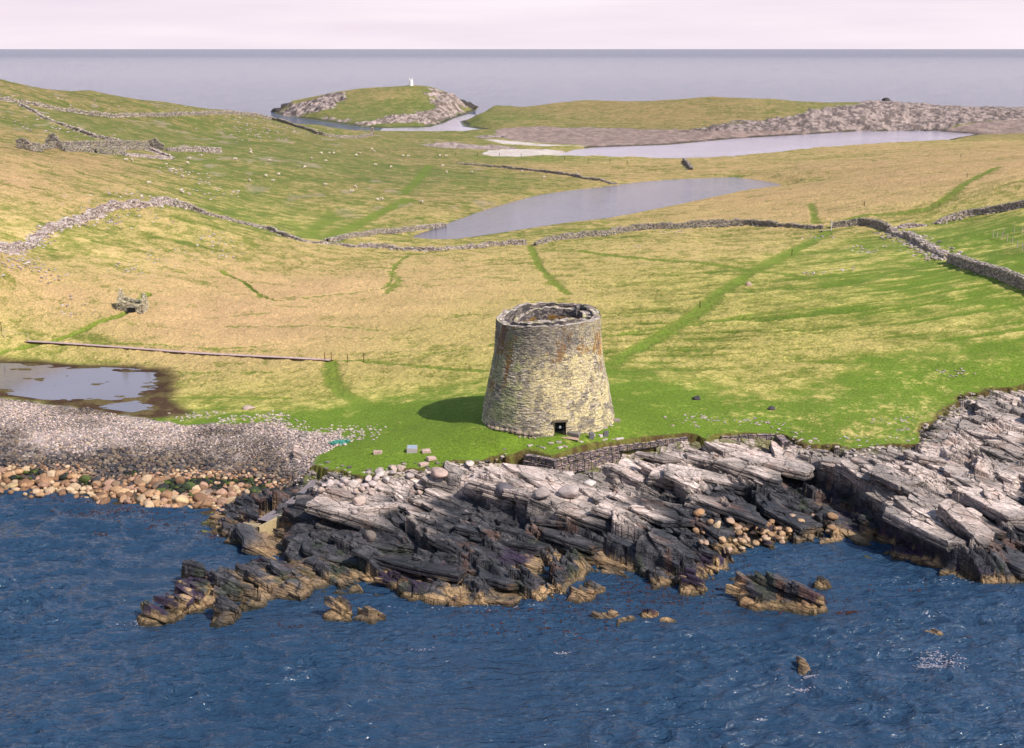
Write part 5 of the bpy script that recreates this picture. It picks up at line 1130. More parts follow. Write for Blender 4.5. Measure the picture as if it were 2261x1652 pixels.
# stones in the pasture
solo(Z6(742,446), .85, alb(206,176,156), 'single pinkish boulder beside the green track right of the tower', 221)
solo(Z6(452,1077), .55, alb(72,66,70), 'dark boulder in the grass right of the tower base', 222)
solo(Z6(866,1130), .42, alb(80,72,74), 'small dark stone in the grass above the right wire baskets', 223, 'stone', 'stone')
solo(Z7(1373,113), .95, alb(214,186,168), 'long flat pale boulder on the grass between lagoon and track', 224, flat=.45, yaw=.1)
for i, (p, l) in enumerate(((Z8(628,163), 'pinkish square stone left of the slate plaque'), (Z8(963,154), 'pinkish square stone right of the slate plaque'), (Z8(997,205), 'pale square stone on the turf just below the plaque stones'), (Z8(945,245), 'small pale stone at the turf edge below the plaque'))):
    x, y, z = hit(*p); o = blockobj('stone', [(0, 0, .12)], (.95, .6, .42), .2*i, [alb(222,190,176)], .10, 30+i); o.location = (x, y, z)
    bv = o.modifiers.new('bevel', 'BEVEL'); bv.width = .07; bv.segments = 2; tag(o, l, 'stone')
x, y, z = hit(*Z8(866,148)); pq = empty('plaque_plinth', (x, y, z), 'low block with a tilted blue grey plaque on the green turf left of the tower', 'plaque')
V, F = boxv(-.55, .55, -.42, .42, -.1, .42); V[[6, 7], 2] += .18; npmesh('plinth', V, F, M_STONE, {'Col': np.tile(alb(200,190,186), (8, 1))}, parent=pq)
V = np.array([(-.48, -.36, .435), (.48, -.36, .435), (.48, .36, .588), (-.48, .36, .588), (-.48, -.36, .46), (.48, -.36, .46), (.48, .36, .613), (-.48, .36, .613)])
npmesh('plaque_panel', V, np.array([(0, 3, 2, 1), (4, 5, 6, 7), (0, 1, 5, 4), (1, 2, 6, 5), (2, 3, 7, 6), (3, 0, 4, 7)]), mat_plain('slate_plaque', alb(176,190,206), .5), parent=pq)
# stones round the doorway
def slabobj(d, dims, yaw, col, label, group=None, name='stone_slab', cat='stone', tilt=0.0, lift=0.0):
    x, y, z = hit(*d); o = blockobj(name, [(0, 0, dims[2]*.35)], dims, 0, [col], .10, int(x*100) % 999+1); o.location = (x, y, z+lift); o.rotation_euler = (tilt, tilt*.4, yaw)
    bv = o.modifiers.new('bevel', 'BEVEL'); bv.width = min(dims)*.16; bv.segments = 2; return tag(o, label, cat, group)
slabobj(Z9(600,225), (2.6, .75, .10), -.55, alb(214,180,156), 'pinkish paving slab leading from the doorway down the mound')
slabobj(Z9(625,205), (2.2, .55, .55), -.6, alb(150,140,128), 'long grey kerb boulder right of the doorway path')
for q, (a, b, h) in enumerate(((785,240,1.0), (900,215,.75))): slabobj(Z9(a, b), (.55, .28, h), .3, alb(120,118,120), ('taller', 'shorter')[q]+' upright grey stone on the mound right of the doorway', None, 'standing_stone', 'standing stone', .08)
rg = np.random.RandomState(17)
for i, (a, b) in enumerate(((700,258),(790,210),(860,215),(975,235),(830,165),(895,150),(940,130),(760,185),(680,190),(890,245),(1010,240))):
    slabobj(Z9(a, b), (rg.uniform(.4, .9), rg.uniform(.3, .5), rg.uniform(.12, .3)), rg.uniform(-1, 1), PINKS[i % 4]*.95, 'pale flat stone lying in the grass just right of the tower doorway', 'stones fallen beside the doorway')
slabobj(Z9(970,98), (1.1, .6, .4), .2, alb(170,156,140), 'flat boulder against the right foot of the tower')
for i, (a, b) in enumerate(((305,290),(405,308),(545,305),(580,298),(470,270),(530,262))): slabobj(Z9(a, b), (rg.uniform(.4, .7), .3, .2), rg.uniform(-1, 1), PINKS[i % 4]*.9, 'small pale stone on the turf in front of the doorway above the wire baskets', 'stones on the turf in front of the doorway')
def edge_stones():
    rg = np.random.RandomState(66); P = np.array(ROCKZ[:29]); L = np.concatenate([[0], np.cumsum(np.hypot(*np.diff(P, axis=0).T))]); l = rg.uniform(0, L[-2], 900)
    x = np.interp(l, L, P[:, 0])+rg.normal(0, .7, 900); y = np.interp(l, L, P[:, 1])+rg.normal(-.5, .8, 900); m = (gabd(x, y) > 1.6) & (x/y > -.22); x, y = x[m], y[m]
    s = rg.uniform(.07, .34, len(x))**1.0; z = np.where(coarse(sdR, x, y) > 0, rock_h(x, y)+.08, gh(x, y)); col = np.array([alb(216,198,184), alb(180,164,152), alb(140,128,120), alb(96,90,88)])[rg.randint(0, 4, len(x))]
    tag(stones('edge_rubble', np.column_stack([x, y, z]), np.column_stack([s*1.4, s*.9, s*.5]), col, 67, 1, 10), kind='stuff')
edge_stones()
def scatter(name, centres, n, sx, sy, smin, smax, cols, seed, onrock=False):
    rg = np.random.RandomState(seed); pts = hits(centres); P = []
    for i in range(n):
        a = pts[rg.randint(0, len(pts))]; k = a[1]/150; P.append((a[0]+rg.normal(0, sx)*k, a[1]+rg.normal(0, sy)*k))
    P = np.array(P); m = coarse(sdR, P[:, 0], P[:, 1]) < .2; P = P[m]; s = rg.uniform(smin, smax, len(P))*np.maximum(P[:, 1]/260, 1)
    col = np.array(cols)[rg.randint(0, len(cols), len(P))]*rg.uniform(.75, 1.1, (len(P), 1))
    o = stones(name, np.column_stack([P, gh(P[:, 0], P[:, 1])+s*.12]), np.column_stack([s*1.3, s, s*.5]), col, seed, 1, 8); return tag(o, kind='stuff')
scatter('scattered_stones', [Z4(*p) for p in ((150,85),(160,110),(60,108),(900,45),(885,65),(1060,60),(720,115),(820,155),(1220,60),(900,95),(280,165),(380,375))], 200, 1.2, 1.6, .12, .35, PINKS, 91)
scatter('scattered_stones', [Z1(*p) for p in ((475,770),(830,865),(1140,985),(1210,985),(590,885),(610,890),(1155,685),(985,600),(1040,630),(1090,730),(1290,725),(700,725),(150,1090),(780,760),(900,770))], 260, 1.2, 2.0, .14, .34, PINKS, 92)
scatter('scattered_stones', [Z6(*p) for p in ((450,1170),(480,1165),(580,1195),(430,1210),(700,1190),(800,1200),(860,1205),(900,1220),(980,1250),(1340,1290),(1580,1240),(1620,1290),(1600,1195),(1820,1135),(1880,1120),(1700,1180),(1760,1200),(1800,1240),(1890,925),(1860,930),(1480,1185),(560,1290),(360,1195),(1000,1300))], 260, 1.0, .7, .07, .22, [p*.85 for p in PINKS], 93)
scatter('scattered_stones', [Z6(*p) for p in ((350,152),(1360,235),(1400,262),(1600,262),(1555,232),(1650,215),(1760,290),(105,232),(1120,182),(1100,380),(1260,362))], 160, .8, 1.0, .12, .32, PINKS, 94)
scatter('scattered_stones', [Z1(*p) for p in ((490,250),(950,260),(260,360),(300,350),(1300,320),(1320,325),(1500,360),(1540,365),(1370,400),(1430,400),(230,225),(150,300))], 220, 2.2, 3.5, .14, .32, [p*.85 for p in PINKS], 95)
# ------------------------------------------------------------------ rocks in the sea
def sea_rock(D, hmax, label, seed, ps=.9, pe=1.9, yawoff=0.0, group=None, dark=False, prof=.5):
    P = np.array(U(0.0, *D)); cx0, cy0 = P.mean(0); x0, y0 = P.min(0)-.6; x1, y1 = P.max(0)+.6; st = .09
    gx, gy = np.meshgrid(np.arange(x0, x1, st), np.arange(y0, y1, st)); sd = polysd(gx, gy, P)+.5*(fbm(gx/.9, gy/.9, 3, seed)-.5); mx = max(sd.max(), .3)
    shp = np.sign(sd)*(np.abs(sd)/mx)**prof; sr, tn, ck = strata(gx, gy); ridge = .65+.7*fbm(gx/2.2, gy/2.2, 2, seed+3)
    hmax = hmax+.15; h = np.where(sd > 0, hmax*.55*shp*ridge+sr*.4*np.minimum(hmax, .8)*sst(0, .5, sd), sd*1.5)
    keep = (sd > -.7); F = gridfaces(*gx.shape); F = F[keep.ravel()[F].all(1)]
    col = shorecol(gx.ravel(), gy.ravel(), h.ravel()*(.62 if not dark else 1.3), tn.ravel(), ck.ravel(), seed)
    V, F, at = compact(np.stack([gx.ravel(), gy.ravel(), h.ravel()], 1), F, {'Col': col})
    rg = np.random.RandomState(seed); A_ = P.ptp(0) if hasattr(P, 'ptp') else P.max(0)-P.min(0); n = int(polyarea(P)/(ps*pe)*1.7)+2; cx = rg.uniform(x0, x1, n*4); cy = rg.uniform(y0, y1, n*4)
    sdc = polysd(cx, cy, P); m = sdc > .18; cx, cy, sdc = cx[m][:n], cy[m][:n], sdc[m][:n]; n = len(cx)
    hh = hmax*(np.maximum(sdc, 0)/mx)**prof*(.65+.7*fbm(cx/2.2, cy/2.2, 2, seed+3))+rg.uniform(-.05, .22, n)*hmax
    k = .55+.45*sst(.2, 1.2, sdc)
    v, f, sid, dp = slabs(cx, cy, hh, pe*k*rg.uniform(.6, 1.3, n), ps*k*rg.uniform(.6, 1.2, n), np.minimum(.5+.3*rg.rand(n), hmax*.9), rg.normal(.05, .12, n), SYAW+yawoff+rg.normal(0, .12, n), seed)
    c = shorecol(v[:, 0], v[:, 1], v[:, 2]*(.62 if not dark else 1.3), np.clip(rg.normal(0, .25, n)[sid], -.4, .4), 1-.25*(dp > .37)*(dp < .45), seed)
    F = np.vstack([F, f+len(V)]); V = np.vstack([V, v]); C = np.vstack([at['Col'], c])
    o = npmesh('sea_rock', V, F, M_ROCK, {'Col': C}, origin=(cx0, cy0, 0)); return tag(o, label, 'rock', group)
def polyarea(P): x, y = P[:, 0], P[:, 1]; return abs(np.dot(x, np.roll(y, -1))-np.dot(y, np.roll(x, -1)))/2
Zl = lambda *p: [Z7(*q) for q in p]
sea_rock(Zl((760,1262),(790,1245),(900,1225),(965,1190),(975,1150),(1010,1110),(1090,1085),(1180,1095),(1260,1060),(1330,1030),(1420,1000),(1500,975),(1600,990),(1700,1020),(1730,1060),(1720,1130),(1640,1160),(1540,1150),(1440,1175),(1380,1160),(1270,1170),(1200,1190),(1130,1215),(1040,1240),(960,1275),(850,1295),(775,1290)), 1.5,
         'long low tan reef pointing out to the lower left from the rock shelf', 301, 1.0, 2.2, yawoff=.0, prof=.42)
sea_rock(Zl((1000,1075),(1050,1050),(1120,1045),(1170,1085),(1130,1110),(1010,1105)), 1.7, 'grey peaked rock on the inner side of the long reef', 302, .8, 1.6)
sea_rock(Zl((1165,1300),(1190,1230),(1240,1200),(1290,1215),(1330,1250),(1290,1290),(1210,1305)), 1.0, 'small tan rock in the water below the long reef', 303, .6, 1.2)
sea_rock(Zl((1310,1200),(1350,1180),(1410,1185),(1480,1175),(1440,1200),(1350,1212)), .5, 'flat low rock close under the long reef', 304, .5, 1.0)
sea_rock(Zl((1788,1255),(1840,1230),(1900,1222),(1950,1245),(1940,1275),(1870,1280),(1800,1272)), 1.2, 'left and larger of the pair of tan rocks in front of the shelf', 305, .7, 1.5)
sea_rock(Zl((1960,1265),(1990,1245),(2040,1240),(2100,1255),(2125,1262),(2060,1283),(1990,1282)), .8, 'right and lower of the pair of tan rocks in front of the shelf', 306, .6, 1.2)
Zm = lambda *p: [Z9(*q) for q in p]
sea_rock(Zm((590,1505),(620,1465),(700,1450),(700,1420),(780,1400),(850,1415),(880,1445),(820,1470),(800,1500),(700,1525)), .7, 'rounded tan rock group beside the point of the dark slab', 307, .8, 1.4)
sea_rock(Zm((1475,1420),(1500,1370),(1560,1350),(1650,1380),(1695,1420),(1660,1450),(1560,1455),(1490,1445)), 1.3, 'striped oval rock standing alone off the right hand slab point', 308, .6, 1.5)
sea_rock(Zm((1258,1390),(1300,1378),(1340,1388),(1310,1402),(1270,1402)), .25, 'tiny tan rock just breaking the surface', 309, .4, .8)
Zn = lambda *p: [Z11(*q) for q in p]
sea_rock(Zn((1035,75),(1060,70),(1100,75),(1180,85),(1260,100),(1330,120),(1425,155),(1370,170),(1300,160),(1200,155),(1110,155),(1060,135),(1035,110)), 1.9, 'largest sea rock, a jagged dark ridge tapering to a pale tip on the right', 310, .9, 2.2, prof=.4)
sea_rock(Zn((1370,40),(1395,35),(1430,45),(1450,60),(1400,64),(1375,58)), .5, 'small dark rock behind the jagged ridge rock', 311, .5, 1.0, dark=True)
sea_rock(Zn((420,185),(450,172),(510,170),(550,180),(530,192),(440,198)), .35, 'low brown reef awash in the centre water, leftmost of its row', 312, .5, 1.2)
sea_rock(Zn((522,205),(560,190),(600,182),(605,192),(570,207),(535,213)), .35, 'low pinkish slab awash, second in the row of centre reefs', 313, .5, 1.2)
sea_rock(Zn((628,170),(650,165),(710,180),(700,190),(640,188)), .4, 'low dark reef, third in the row awash in the centre', 314, .5, 1.2, dark=True)
sea_rock(Zn((715,192),(740,186),(775,194),(750,203),(720,202)), .3, 'low dark weedy reef, rightmost of the centre row', 315, .4, 1.0, dark=True)
sea_rock(Zn((1296,415),(1300,395),(1325,382),(1355,400),(1362,420),(1330,437),(1300,436)), .9, 'small upright brown rock alone in the open water at lower right', 316, .5, .9)
sea_rock(Zn((1842,270),(1865,250),(1900,250),(1925,260),(1890,272),(1855,280)), .35, 'broken dark rock awash near the right edge', 317, .4, .8, dark=True)
sea_rock(Zn((2003,286),(2030,280),(2052,290),(2030,298)), .25, 'smallest dark weedy rock at the far right of the water', 318, .4, .8, dark=True)
sea_rock([Z10(*p) for p in ((935,1060),(960,1100),(925,1160),(860,1145),(810,1110),(810,1060),(870,1040))], 1.5, 'tan split block jammed at the foot of the right hand cliff', 319, .9, 1.4)
log('sea rocks')
# slipway
slip = empty('slipway', shit(*Z7(1600,640)), 'narrow worn concrete slipway slanting down between beach and rock shelf', 'slipway')
def ribbon(name, pts, w, th, mat, col, root, jit=.05, n=4):
    P = smooth_line(np.array(pts, float), n); d = np.gradient(P[:, :2], axis=0); d /= np.linalg.norm(d, axis=1)[:, None]; nn = np.stack([-d[:, 1], d[:, 0]], 1); rg = np.random.RandomState(4)
    k = len(P); rows = []
    for s_, dz in ((-.5, -th), (-.5, 0), (-.2, 0), (.2, 0), (.5, 0), (.5, -th)):
        rows.append(np.column_stack([P[:, :2]+nn*s_*w*(1+rg.uniform(-jit, jit, k))[:, None], P[:, 2]+dz+rg.uniform(-.02, .02, k)]))
    V = np.vstack(rows); F = []
    for i in range(k-1):
        for r in range(5): F.append((r*k+i, r*k+i+1, (r+1)*k+i+1, (r+1)*k+i))
    o = npmesh(name, V, np.array(F), mat, {'Col': np.tile(col, (len(V), 1))}); return local(o, root)
def uz(d, z): x, y = unproj(d[0], d[1], z); return (float(x), float(y), z)
ribbon('ramp', [uz(Z7(1745,505), 2.9), uz(Z7(1690,560), 2.3), uz(Z7(1620,620), 1.9), uz(Z7(1540,672), 1.6), uz(Z7(1450,725), 1.35)], 1.3, 1.6, M_STONE, alb(150,138,140), slip)
ribbon('side_wall', [uz(Z7(1600,668), 1.9), uz(Z7(1520,715), 1.6), uz(Z7(1425,760), 1.4)], .35, 1.4, M_STONE, alb(206,184,140), slip)
ribbon('end_block', [uz(Z7(1430,750), 1.25), uz(Z7(1335,745), 1.2)], 1.0, 1.2, M_STONE, alb(184,164,130), slip)
sea_rock(Zl((1215,780),(1240,700),(1290,650),(1380,625),(1480,640),(1490,680),(1420,720),(1340,745),(1330,800),(1380,830),(1300,845),(1230,810)), .9, 'black wet rock beside the lower end of the slipway', 320, .7, 1.2, dark=True)
sea_rock(Zl((1640,440),(1680,400),(1730,395),(1740,440),(1720,500),(1680,540),(1630,540),(1620,490)), 3.4, 'black wet cliff stub at the head of the slipway beside the beach', 321, 1.0, 1.6, dark=True, prof=.25)
# ------------------------------------------------------------------ boardwalk, posts, fence, stile, beacon
M_WOOD = mat_vc('weathered_timber', .85, 5, .18, ((20, .01),), .2)
bp = np.array(hits([(62,756),(160,762),(300,772),(400,780),(500,786),(620,792),(730,798)])); bp[:, 2] += .22
bw = empty('boardwalk', tuple(bp[0]), 'long straight timber boardwalk crossing the wet straw field on the left', 'boardwalk')
S = smooth_line(bp, 30); L = np.concatenate([[0], np.cumsum(np.linalg.norm(np.diff(S[:, :2], axis=0), axis=1))]); l = np.arange(0, L[-1], .16)
x = np.interp(l, L, S[:, 0]); y = np.interp(l, L, S[:, 1]); z = np.maximum(np.interp(l, L, np.convolve(np.pad(S[:, 2], 6, 'edge'), np.ones(13)/13, 'valid')), gh(x, y)+.16); yaw = np.arctan2(np.gradient(y), np.gradient(x)); rg = np.random.RandomState(2)
V, F = blocks(np.column_stack([x, y, z]), (.14, .85, .06), yaw, .01); o = npmesh('deck', V, F, M_WOOD, {'Col': np.repeat(alb(222,192,184)*rg.uniform(.85, 1.1, (len(l), 1)), 8, axis=0)}); local(o, bw)
for s_ in (-.32, .32):
    px = x-np.sin(yaw)*s_; py = y+np.cos(yaw)*s_; V, F = blocks(np.column_stack([px, py, z-.09])[::6], (1.0, .07, .10), yaw[::6], .0); o = npmesh('bearer', V, F, M_WOOD, {'Col': np.tile(alb(90,66,60), (len(V), 1))}); local(o, bw)
def post(d, h, label, group, col, r=.06, name='post', surf=hit):
    x, y, z = surf(*d); bm = bmesh.new(); bmesh.ops.create_cone(bm, cap_ends=True, segments=8, radius1=r, radius2=r*.85, depth=h+.3, matrix=Matrix.Translation((0, 0, h/2-.15)))
    me = bpy.data.meshes.new(name); bm.to_mesh(me); bm.free(); me.materials.append(M_WOOD); at = me.attributes.new('Col', 'FLOAT_COLOR', 'POINT'); at.data.foreach_set('color', np.tile(np.append(col, 1), len(me.vertices)).astype(np.float32))
    o = bpy.data.objects.new(name, me); link(o); o.location = (x, y, z); return tag(o, label, 'post', group)
post(Z4(8,474), 1.5, 'dark post nearest the left frame edge above the boardwalk', None, alb(60,54,50))
post(Z4(27,512), 1.7, 'pale post by the left frame edge at the boardwalk approach', None, alb(226,206,176))
post(Z4(157,532), 1.4, 'pale post at the left start of the boardwalk', None, alb(226,206,176))
for p, l in ((Z4(1793,638), 'first short brown post at the right end of the boardwalk'), (Z4(1829,636), 'tall dark post just past the right end of the boardwalk'), (Z4(1919,648), 'brown marker post on the green path between boardwalk and tower'), (Z4(2008,640), 'reddish marker post on the path furthest from the boardwalk')):
    post(p, 1.3, l, None, alb(120,80,62))
rp = [hit(*Z4(27,512)), hit(*Z4(157,532))]; rq = [np.array((rp[0][0]+(rp[1][0]-rp[0][0])*t, rp[0][1]+(rp[1][1]-rp[0][1])*t, rp[0][2]*(1-t)+rp[1][2]*t+1.3-.8*t*(1-t))) for t in np.linspace(0, 1, 14)]
W_ = []
for a, b in zip(rq, rq[1:]):
    d = b-a; l = np.linalg.norm(d); d /= l; s1 = np.cross(d, [0, 0, 1.]); s1 /= np.linalg.norm(s1); s2 = np.cross(d, s1); W_.append((CUBE@np.array([d*l*1.03, s1*.06, s2*.06])+(a+b)/2, CF))
V, F = merge(W_); o = npmesh('rope', V, F, mat_plain('rope', alb(206,196,150)), origin=rp[0]); tag(o, 'slack pale rope hung between the two white posts at the left', 'rope')
# fence at the right
FP = [Z6(*p) for p in ((2090,178),(2112,184),(2138,192),(2168,202),(2195,220),(2224,240),(2252,250),(2300,275))]
fp = hits(FP); fe = empty('wire_fence', fp[0], 'wire fence with pale wooden posts enclosing a green plot at the right edge', 'fence')
M_FW = mat_plain('fence_wire', (.2,.2,.2), .6)
def fence(root, fp, h, col, r=.07):
    for p in fp:
        bm = bmesh.new(); bmesh.ops.create_cone(bm, cap_ends=True, segments=7, radius1=r, radius2=r*.9, depth=h+.3, matrix=Matrix.Translation((0, 0, h/2-.15)))
        me = bpy.data.meshes.new('post'); bm.to_mesh(me); bm.free(); me.materials.append(M_WOOD); at = me.attributes.new('Col', 'FLOAT_COLOR', 'POINT'); at.data.foreach_set('color', np.tile(np.append(col, 1), len(me.vertices)).astype(np.float32))
        o = bpy.data.objects.new('post', me); link(o, root); o.location = Vector(p)-root.location
    W_ = []
    for a, b in zip(fp, fp[1:]):
        for k in (.35, .65, .95):
            p0 = np.array(a)+[0, 0, h*k]; p1 = np.array(b)+[0, 0, h*k]; d = p1-p0; l = np.linalg.norm(d); d /= l; s1 = np.cross(d, [0, 0, 1.]); s1 /= np.linalg.norm(s1); s2 = np.cross(d, s1)
            W_.append((CUBE@np.array([d*l, s1*.02, s2*.02])+(p0+p1)/2, CF))
    V, F = merge(W_); o = npmesh('wire', V, F, M_FW); local(o, root)
fence(fe, fp, 1.25, alb(216,196,180))
fb = [(hit(*Z6(x_, y_))) for x_, y_ in ((2148,165),(2205,160),(2250,158))]
f2 = empty('wire_fence', fb[0], 'back row of pale fence posts of the small plot at the right edge', 'fence'); fence(f2, fb, 1.2, alb(216,196,180))
fc = hits([Z2(x_, y_) for x_, y_ in ((1160,520),(1280,520),(1400,522),(1520,526),(1640,530),(1760,545),(1890,552),(2010,558),(2105,566))]); f3 = empty('wire_fence', fc[0], 'distant dark fence along the sand in front of the sea pool', 'fence'); fence(f3, fc, 1.4, alb(90,76,70), .1)
for p, l in (((Z3(1380,795)), 'small dark marker post beside the track in the far right field'), (Z3(1946,640), 'dark marker post on the far right track'), (Z3(1912,530), 'most distant marker post on the far right slope'), (Z6(472,565), 'dark peg beside the green track right of the tower'), (Z6(980,275), 'small dark peg near the upper end of the green track')): post(p, 1.0, l, None, alb(90,66,56), .08)
post(Z6(1197,140), 2.2, 'white waymark post at the gap in the stone wall', None, alb(240,234,224), .12, 'waymark_post')
x, y, z = hit(*Z6(1172,148)); stl = empty('stile', (x, y, z), 'low wooden stile in the gap of the stone wall at the head of the track', 'stile')
V, F = merge([boxv(-1.6, 1.0, -.25, .25, .28, .38)]); npmesh('tread', V, F, M_WOOD, {'Col': np.tile(alb(196,180,170), (len(V), 1))}, parent=stl)
for s_ in (-1.2, .7): V, F = boxv(s_-.08, s_+.08, -.1, .1, -.2, .28); npmesh('leg', V, F, M_WOOD, {'Col': np.tile(alb(90,80,72), (len(V), 1))}, parent=stl)
x, y = atdist(908, 1082, 20); z = float(gh(x, y)); be = empty('light_beacon', (x, y, z-.2), 'small white light beacon on the crest of the far islet', 'beacon')
M_WHITE = mat_plain('white_paint', alb(252,250,246)*1.2, .6, 2, .04)
bm = bmesh.new(); bmesh.ops.create_cone(bm, cap_ends=True, segments=16, radius1=1.6, radius2=1.35, depth=4.4, matrix=Matrix.Translation((0, 0, 2.2))); me = bpy.data.meshes.new('tower_body'); bm.to_mesh(me); bm.free(); me.materials.append(M_WHITE); link(bpy.data.objects.new('tower_body', me), be)
for s_ in (-1.1, 1.1): V, F = boxv(s_-.2, s_+.2, -.2, .2, 4.4, 6.1); npmesh('lamp_bracket', V, F, M_WHITE, parent=be)
V, F = boxv(-.35, .35, -.35, .35, 4.4, 5.1); npmesh('lamp_housing', V, F, M_WHITE, parent=be)
h = atdist(1957, 948, 12); h = (h[0], h[1], float(gh(*h))); boulder(h[0], h[1], h[2]+1, 3.2, alb(66,60,60), 'dark round rock on the skyline of the far headland', None, 999)
for i, (dx, d, r, hz) in enumerate(((1014, 1095, 9, 6), (1034, 1100, 8, 5), (618, 1062, 8, 2), (642, 1075, 8, 5))):
    h = atdist(dx, d); V = rockshape(1000+i, 3, 16, .45, .95, .10)*[r*1.1, r, r*(1.0, .8, .7, .9)[i]]; o = npmesh('sea_stack', V, ICO[3][1], M_ROCK, {'Col': np.tile(alb(88,80,76), (len(V), 1))}); o.location = (h[0], h[1], hz-4)
    tag(o, ('tall dark stack at the right end of the far islet', 'pointed dark stack furthest right of the far islet', 'dark outermost crag at the left end of the far islet', 'dark crag behind the outermost one at the left end of the far islet')[i], 'rock')
# ------------------------------------------------------------------ sheep
def make_sheep():
    me = bpy.data.meshes.new('sheep_skin')
    v = [(0, 0, .62), (.32, 0, .64), (-.34, 0, .62), (.52, 0, .66), (.68, 0, .52), (.84, 0, .40)]; e = [(0, 1), (0, 2), (1, 3), (3, 4), (4, 5)]; r = [.27, .26, .27, .16, .11, .07]
    for x in (.30, -.34):
        for s in (-.13, .13):
            k = len(v); v += [(x, s, .36), (x+.01, s, .16), (x, s, 0)]; e += [(1 if x > 0 else 2, k), (k, k+1), (k+1, k+2)]; r += [.09, .045, .04]
    me.from_pydata(v, e, []); o = bpy.data.objects.new('sheep_skin', me); link(o); m = o.modifiers.new('skin', 'SKIN'); 
    for i, q in enumerate(me.skin_vertices[0].data): q.radius = (r[i], r[i]); q.use_root = (i == 0)
    sb = o.modifiers.new('sub', 'SUBSURF'); sb.levels = 1
    dg = bpy.context.evaluated_depsgraph_get(); new = bpy.data.meshes.new_from_object(o.evaluated_get(dg)); bpy.data.objects.remove(o)
    new.name = 'sheep'; c = np.zeros((len(new.vertices), 4), np.float32); co = np.zeros(len(new.vertices)*3, np.float32); new.vertices.foreach_get('co', co); co = co.reshape(-1, 3)
    w = alb(236,220,196); d = alb(214,192,170); leg = (co[:, 2] < .3) | (co[:, 0] > .62); c[:, :3] = np.where(leg[:, None], d, w)*1.1; c[:, 3] = 1
    new.attributes.new('Col', 'FLOAT_COLOR', 'POINT').data.foreach_set('color', c.ravel()); new.materials.clear(); new.materials.append(mat_vc('wool', .95, 8, .12, ((14, .04),), .1)); new.polygons.foreach_set('use_smooth', [True]*len(new.polygons)); return new
SM = make_sheep()
SH1 = [(693,552),(732,552),(1043,545),(1038,569),(1107,527),(1385,495),(1387,509),(1297,547),(1485,555),(1718,544),(1797,555),(1776,513),(1815,513),(1841,513),(1968,524),(1985,513),(1680,592),(1540,630),(1470,638),(1505,665),(1377,666),(1007,646),(820,680),(1793,689),(1965,699),(1940,725),(2087,770),(2105,768),(1007,728),(980,776),(2065,504)]
SH2 = [(870,526),(895,529),(1070,526),(1105,528),(714,577),(800,589),(1085,583),(1245,617),(695,490),(970,785),(1110,617),(1645,645),(1830,625)]
rg = np.random.RandomState(3)
for i, p in enumerate([Z1(*q) for q in SH1]+[Z2(*q) for q in SH2]):
    h = hit(*p)
    if not h: continue
    o = bpy.data.objects.new('sheep', SM); link(o); o.location = (h[0], h[1], h[2]-.03); o.rotation_euler = (0, 0, rg.choice([0, math.pi])+rg.normal(0, .5)); s = rg.uniform(.95, 1.15); o.scale = (s, s, s)
    lab = 'white sheep grazing on the green slope below the ruined farm' if p[0] < 640 else ('white sheep grazing high on the far left pasture near the strip of rocks' if p[1] < 375 else 'white sheep grazing on the mid pasture left of the loch')
    if i == 0: lab = 'left of the two sheep side by side below the ruined farm'
    if i == 1: lab = 'right of the two sheep side by side below the ruined farm'
    if i == 29: lab = 'sheep standing right behind the corner of the pale wall'
    if i == 40: lab = 'nearest lone sheep on the slope above the tip of the loch'
    tag(o, lab, 'sheep', 'sheep grazing on the left pasture')
log('sheep')
# ------------------------------------------------------------------ weed and foam on the water
def wave_z(x, y):
    wx = x+1.5*(fbm(x/7, y/7, 2, 805)-.5)*2; wy = y+1.5*(fbm(x/7, y/7, 2, 806)-.5)*2
    r = 1-np.abs(2*fbm(wx*.30+wy*.08, wy*.62, 2, 801)-1); r2 = 1-np.abs(2*fbm(wx*.8-wy*.2, wy*1.7, 2, 802)-1)
    calm = .45+.85*sst(.3, .7, fbm(x/22, y/16, 3, 803))*(.55+.45*sst(135, 105, y))
    return (.46*r**2.2+.10*r2**1.8+.10*fbm(x/9, y/5, 2, 804))*calm-.30
def flecks(name, spots, col, seed, size, z=.02, rough=.6, hgt=.05):
    rg = np.random.RandomState(seed); P = []
    for dx, dy, sx_, sy_, n in spots:
        for _ in range(n):
            X, Y = unproj(dx+rg.normal(0, sx_), dy+rg.normal(0, sy_), 0); P.append((float(X), float(Y), z))
    P = np.array(P); P[:, 2] += wave_z(P[:, 0], P[:, 1]); s = size*rg.uniform(.4, 1.4, len(P))
    return tag(stones(name, P, np.column_stack([s*1.5, s*.8, s*0+hgt]), np.tile(col, (len(P), 1))*rg.uniform(.6, 1.3, (len(P), 1)), seed, 1, 8), kind='stuff')
flecks('floating_kelp', [(200,1105,80,8,70),(270,1130,50,6,90),(190,1135,40,6,40),(330,1145,60,12,50),(230,1182,8,3,16),(490,1182,20,6,60),(450,1170,40,12,30),(340,1165,15,3,14),(1100,1335,60,12,60),(1260,1340,60,18,60),(1480,1325,70,18,120),(1350,1350,60,25,60),(1700,1340,50,12,50),(1870,1348,14,3,40),(1820,1320,30,5,30),(1500,1290,60,10,50),(1400,1290,40,12,50),(1060,1345,30,8,30),(640,1385,40,8,20),(1100,1390,80,12,40),(1280,1400,60,12,30),(2000,1300,80,8,20),(1620,1240,20,8,20)], alb(84,44,30), 800, .10)
flecks('sea_foam', [(2060,1452,14,6,90),(2080,1470,26,8,230),(2040,1462,6,5,60),(1785,1503,9,4,70),(1235,1440,9,2,30),(1772,1526,14,2,70),(310,1372,20,4,50),(930,1430,14,3,20),(480,1172,6,4,50),(1770,1345,8,2,20),(2100,1285,60,3,60),(1000,1340,90,4,60),(600,1310,40,6,40)], alb(176,170,184), 801, .07, .015, hgt=.012)
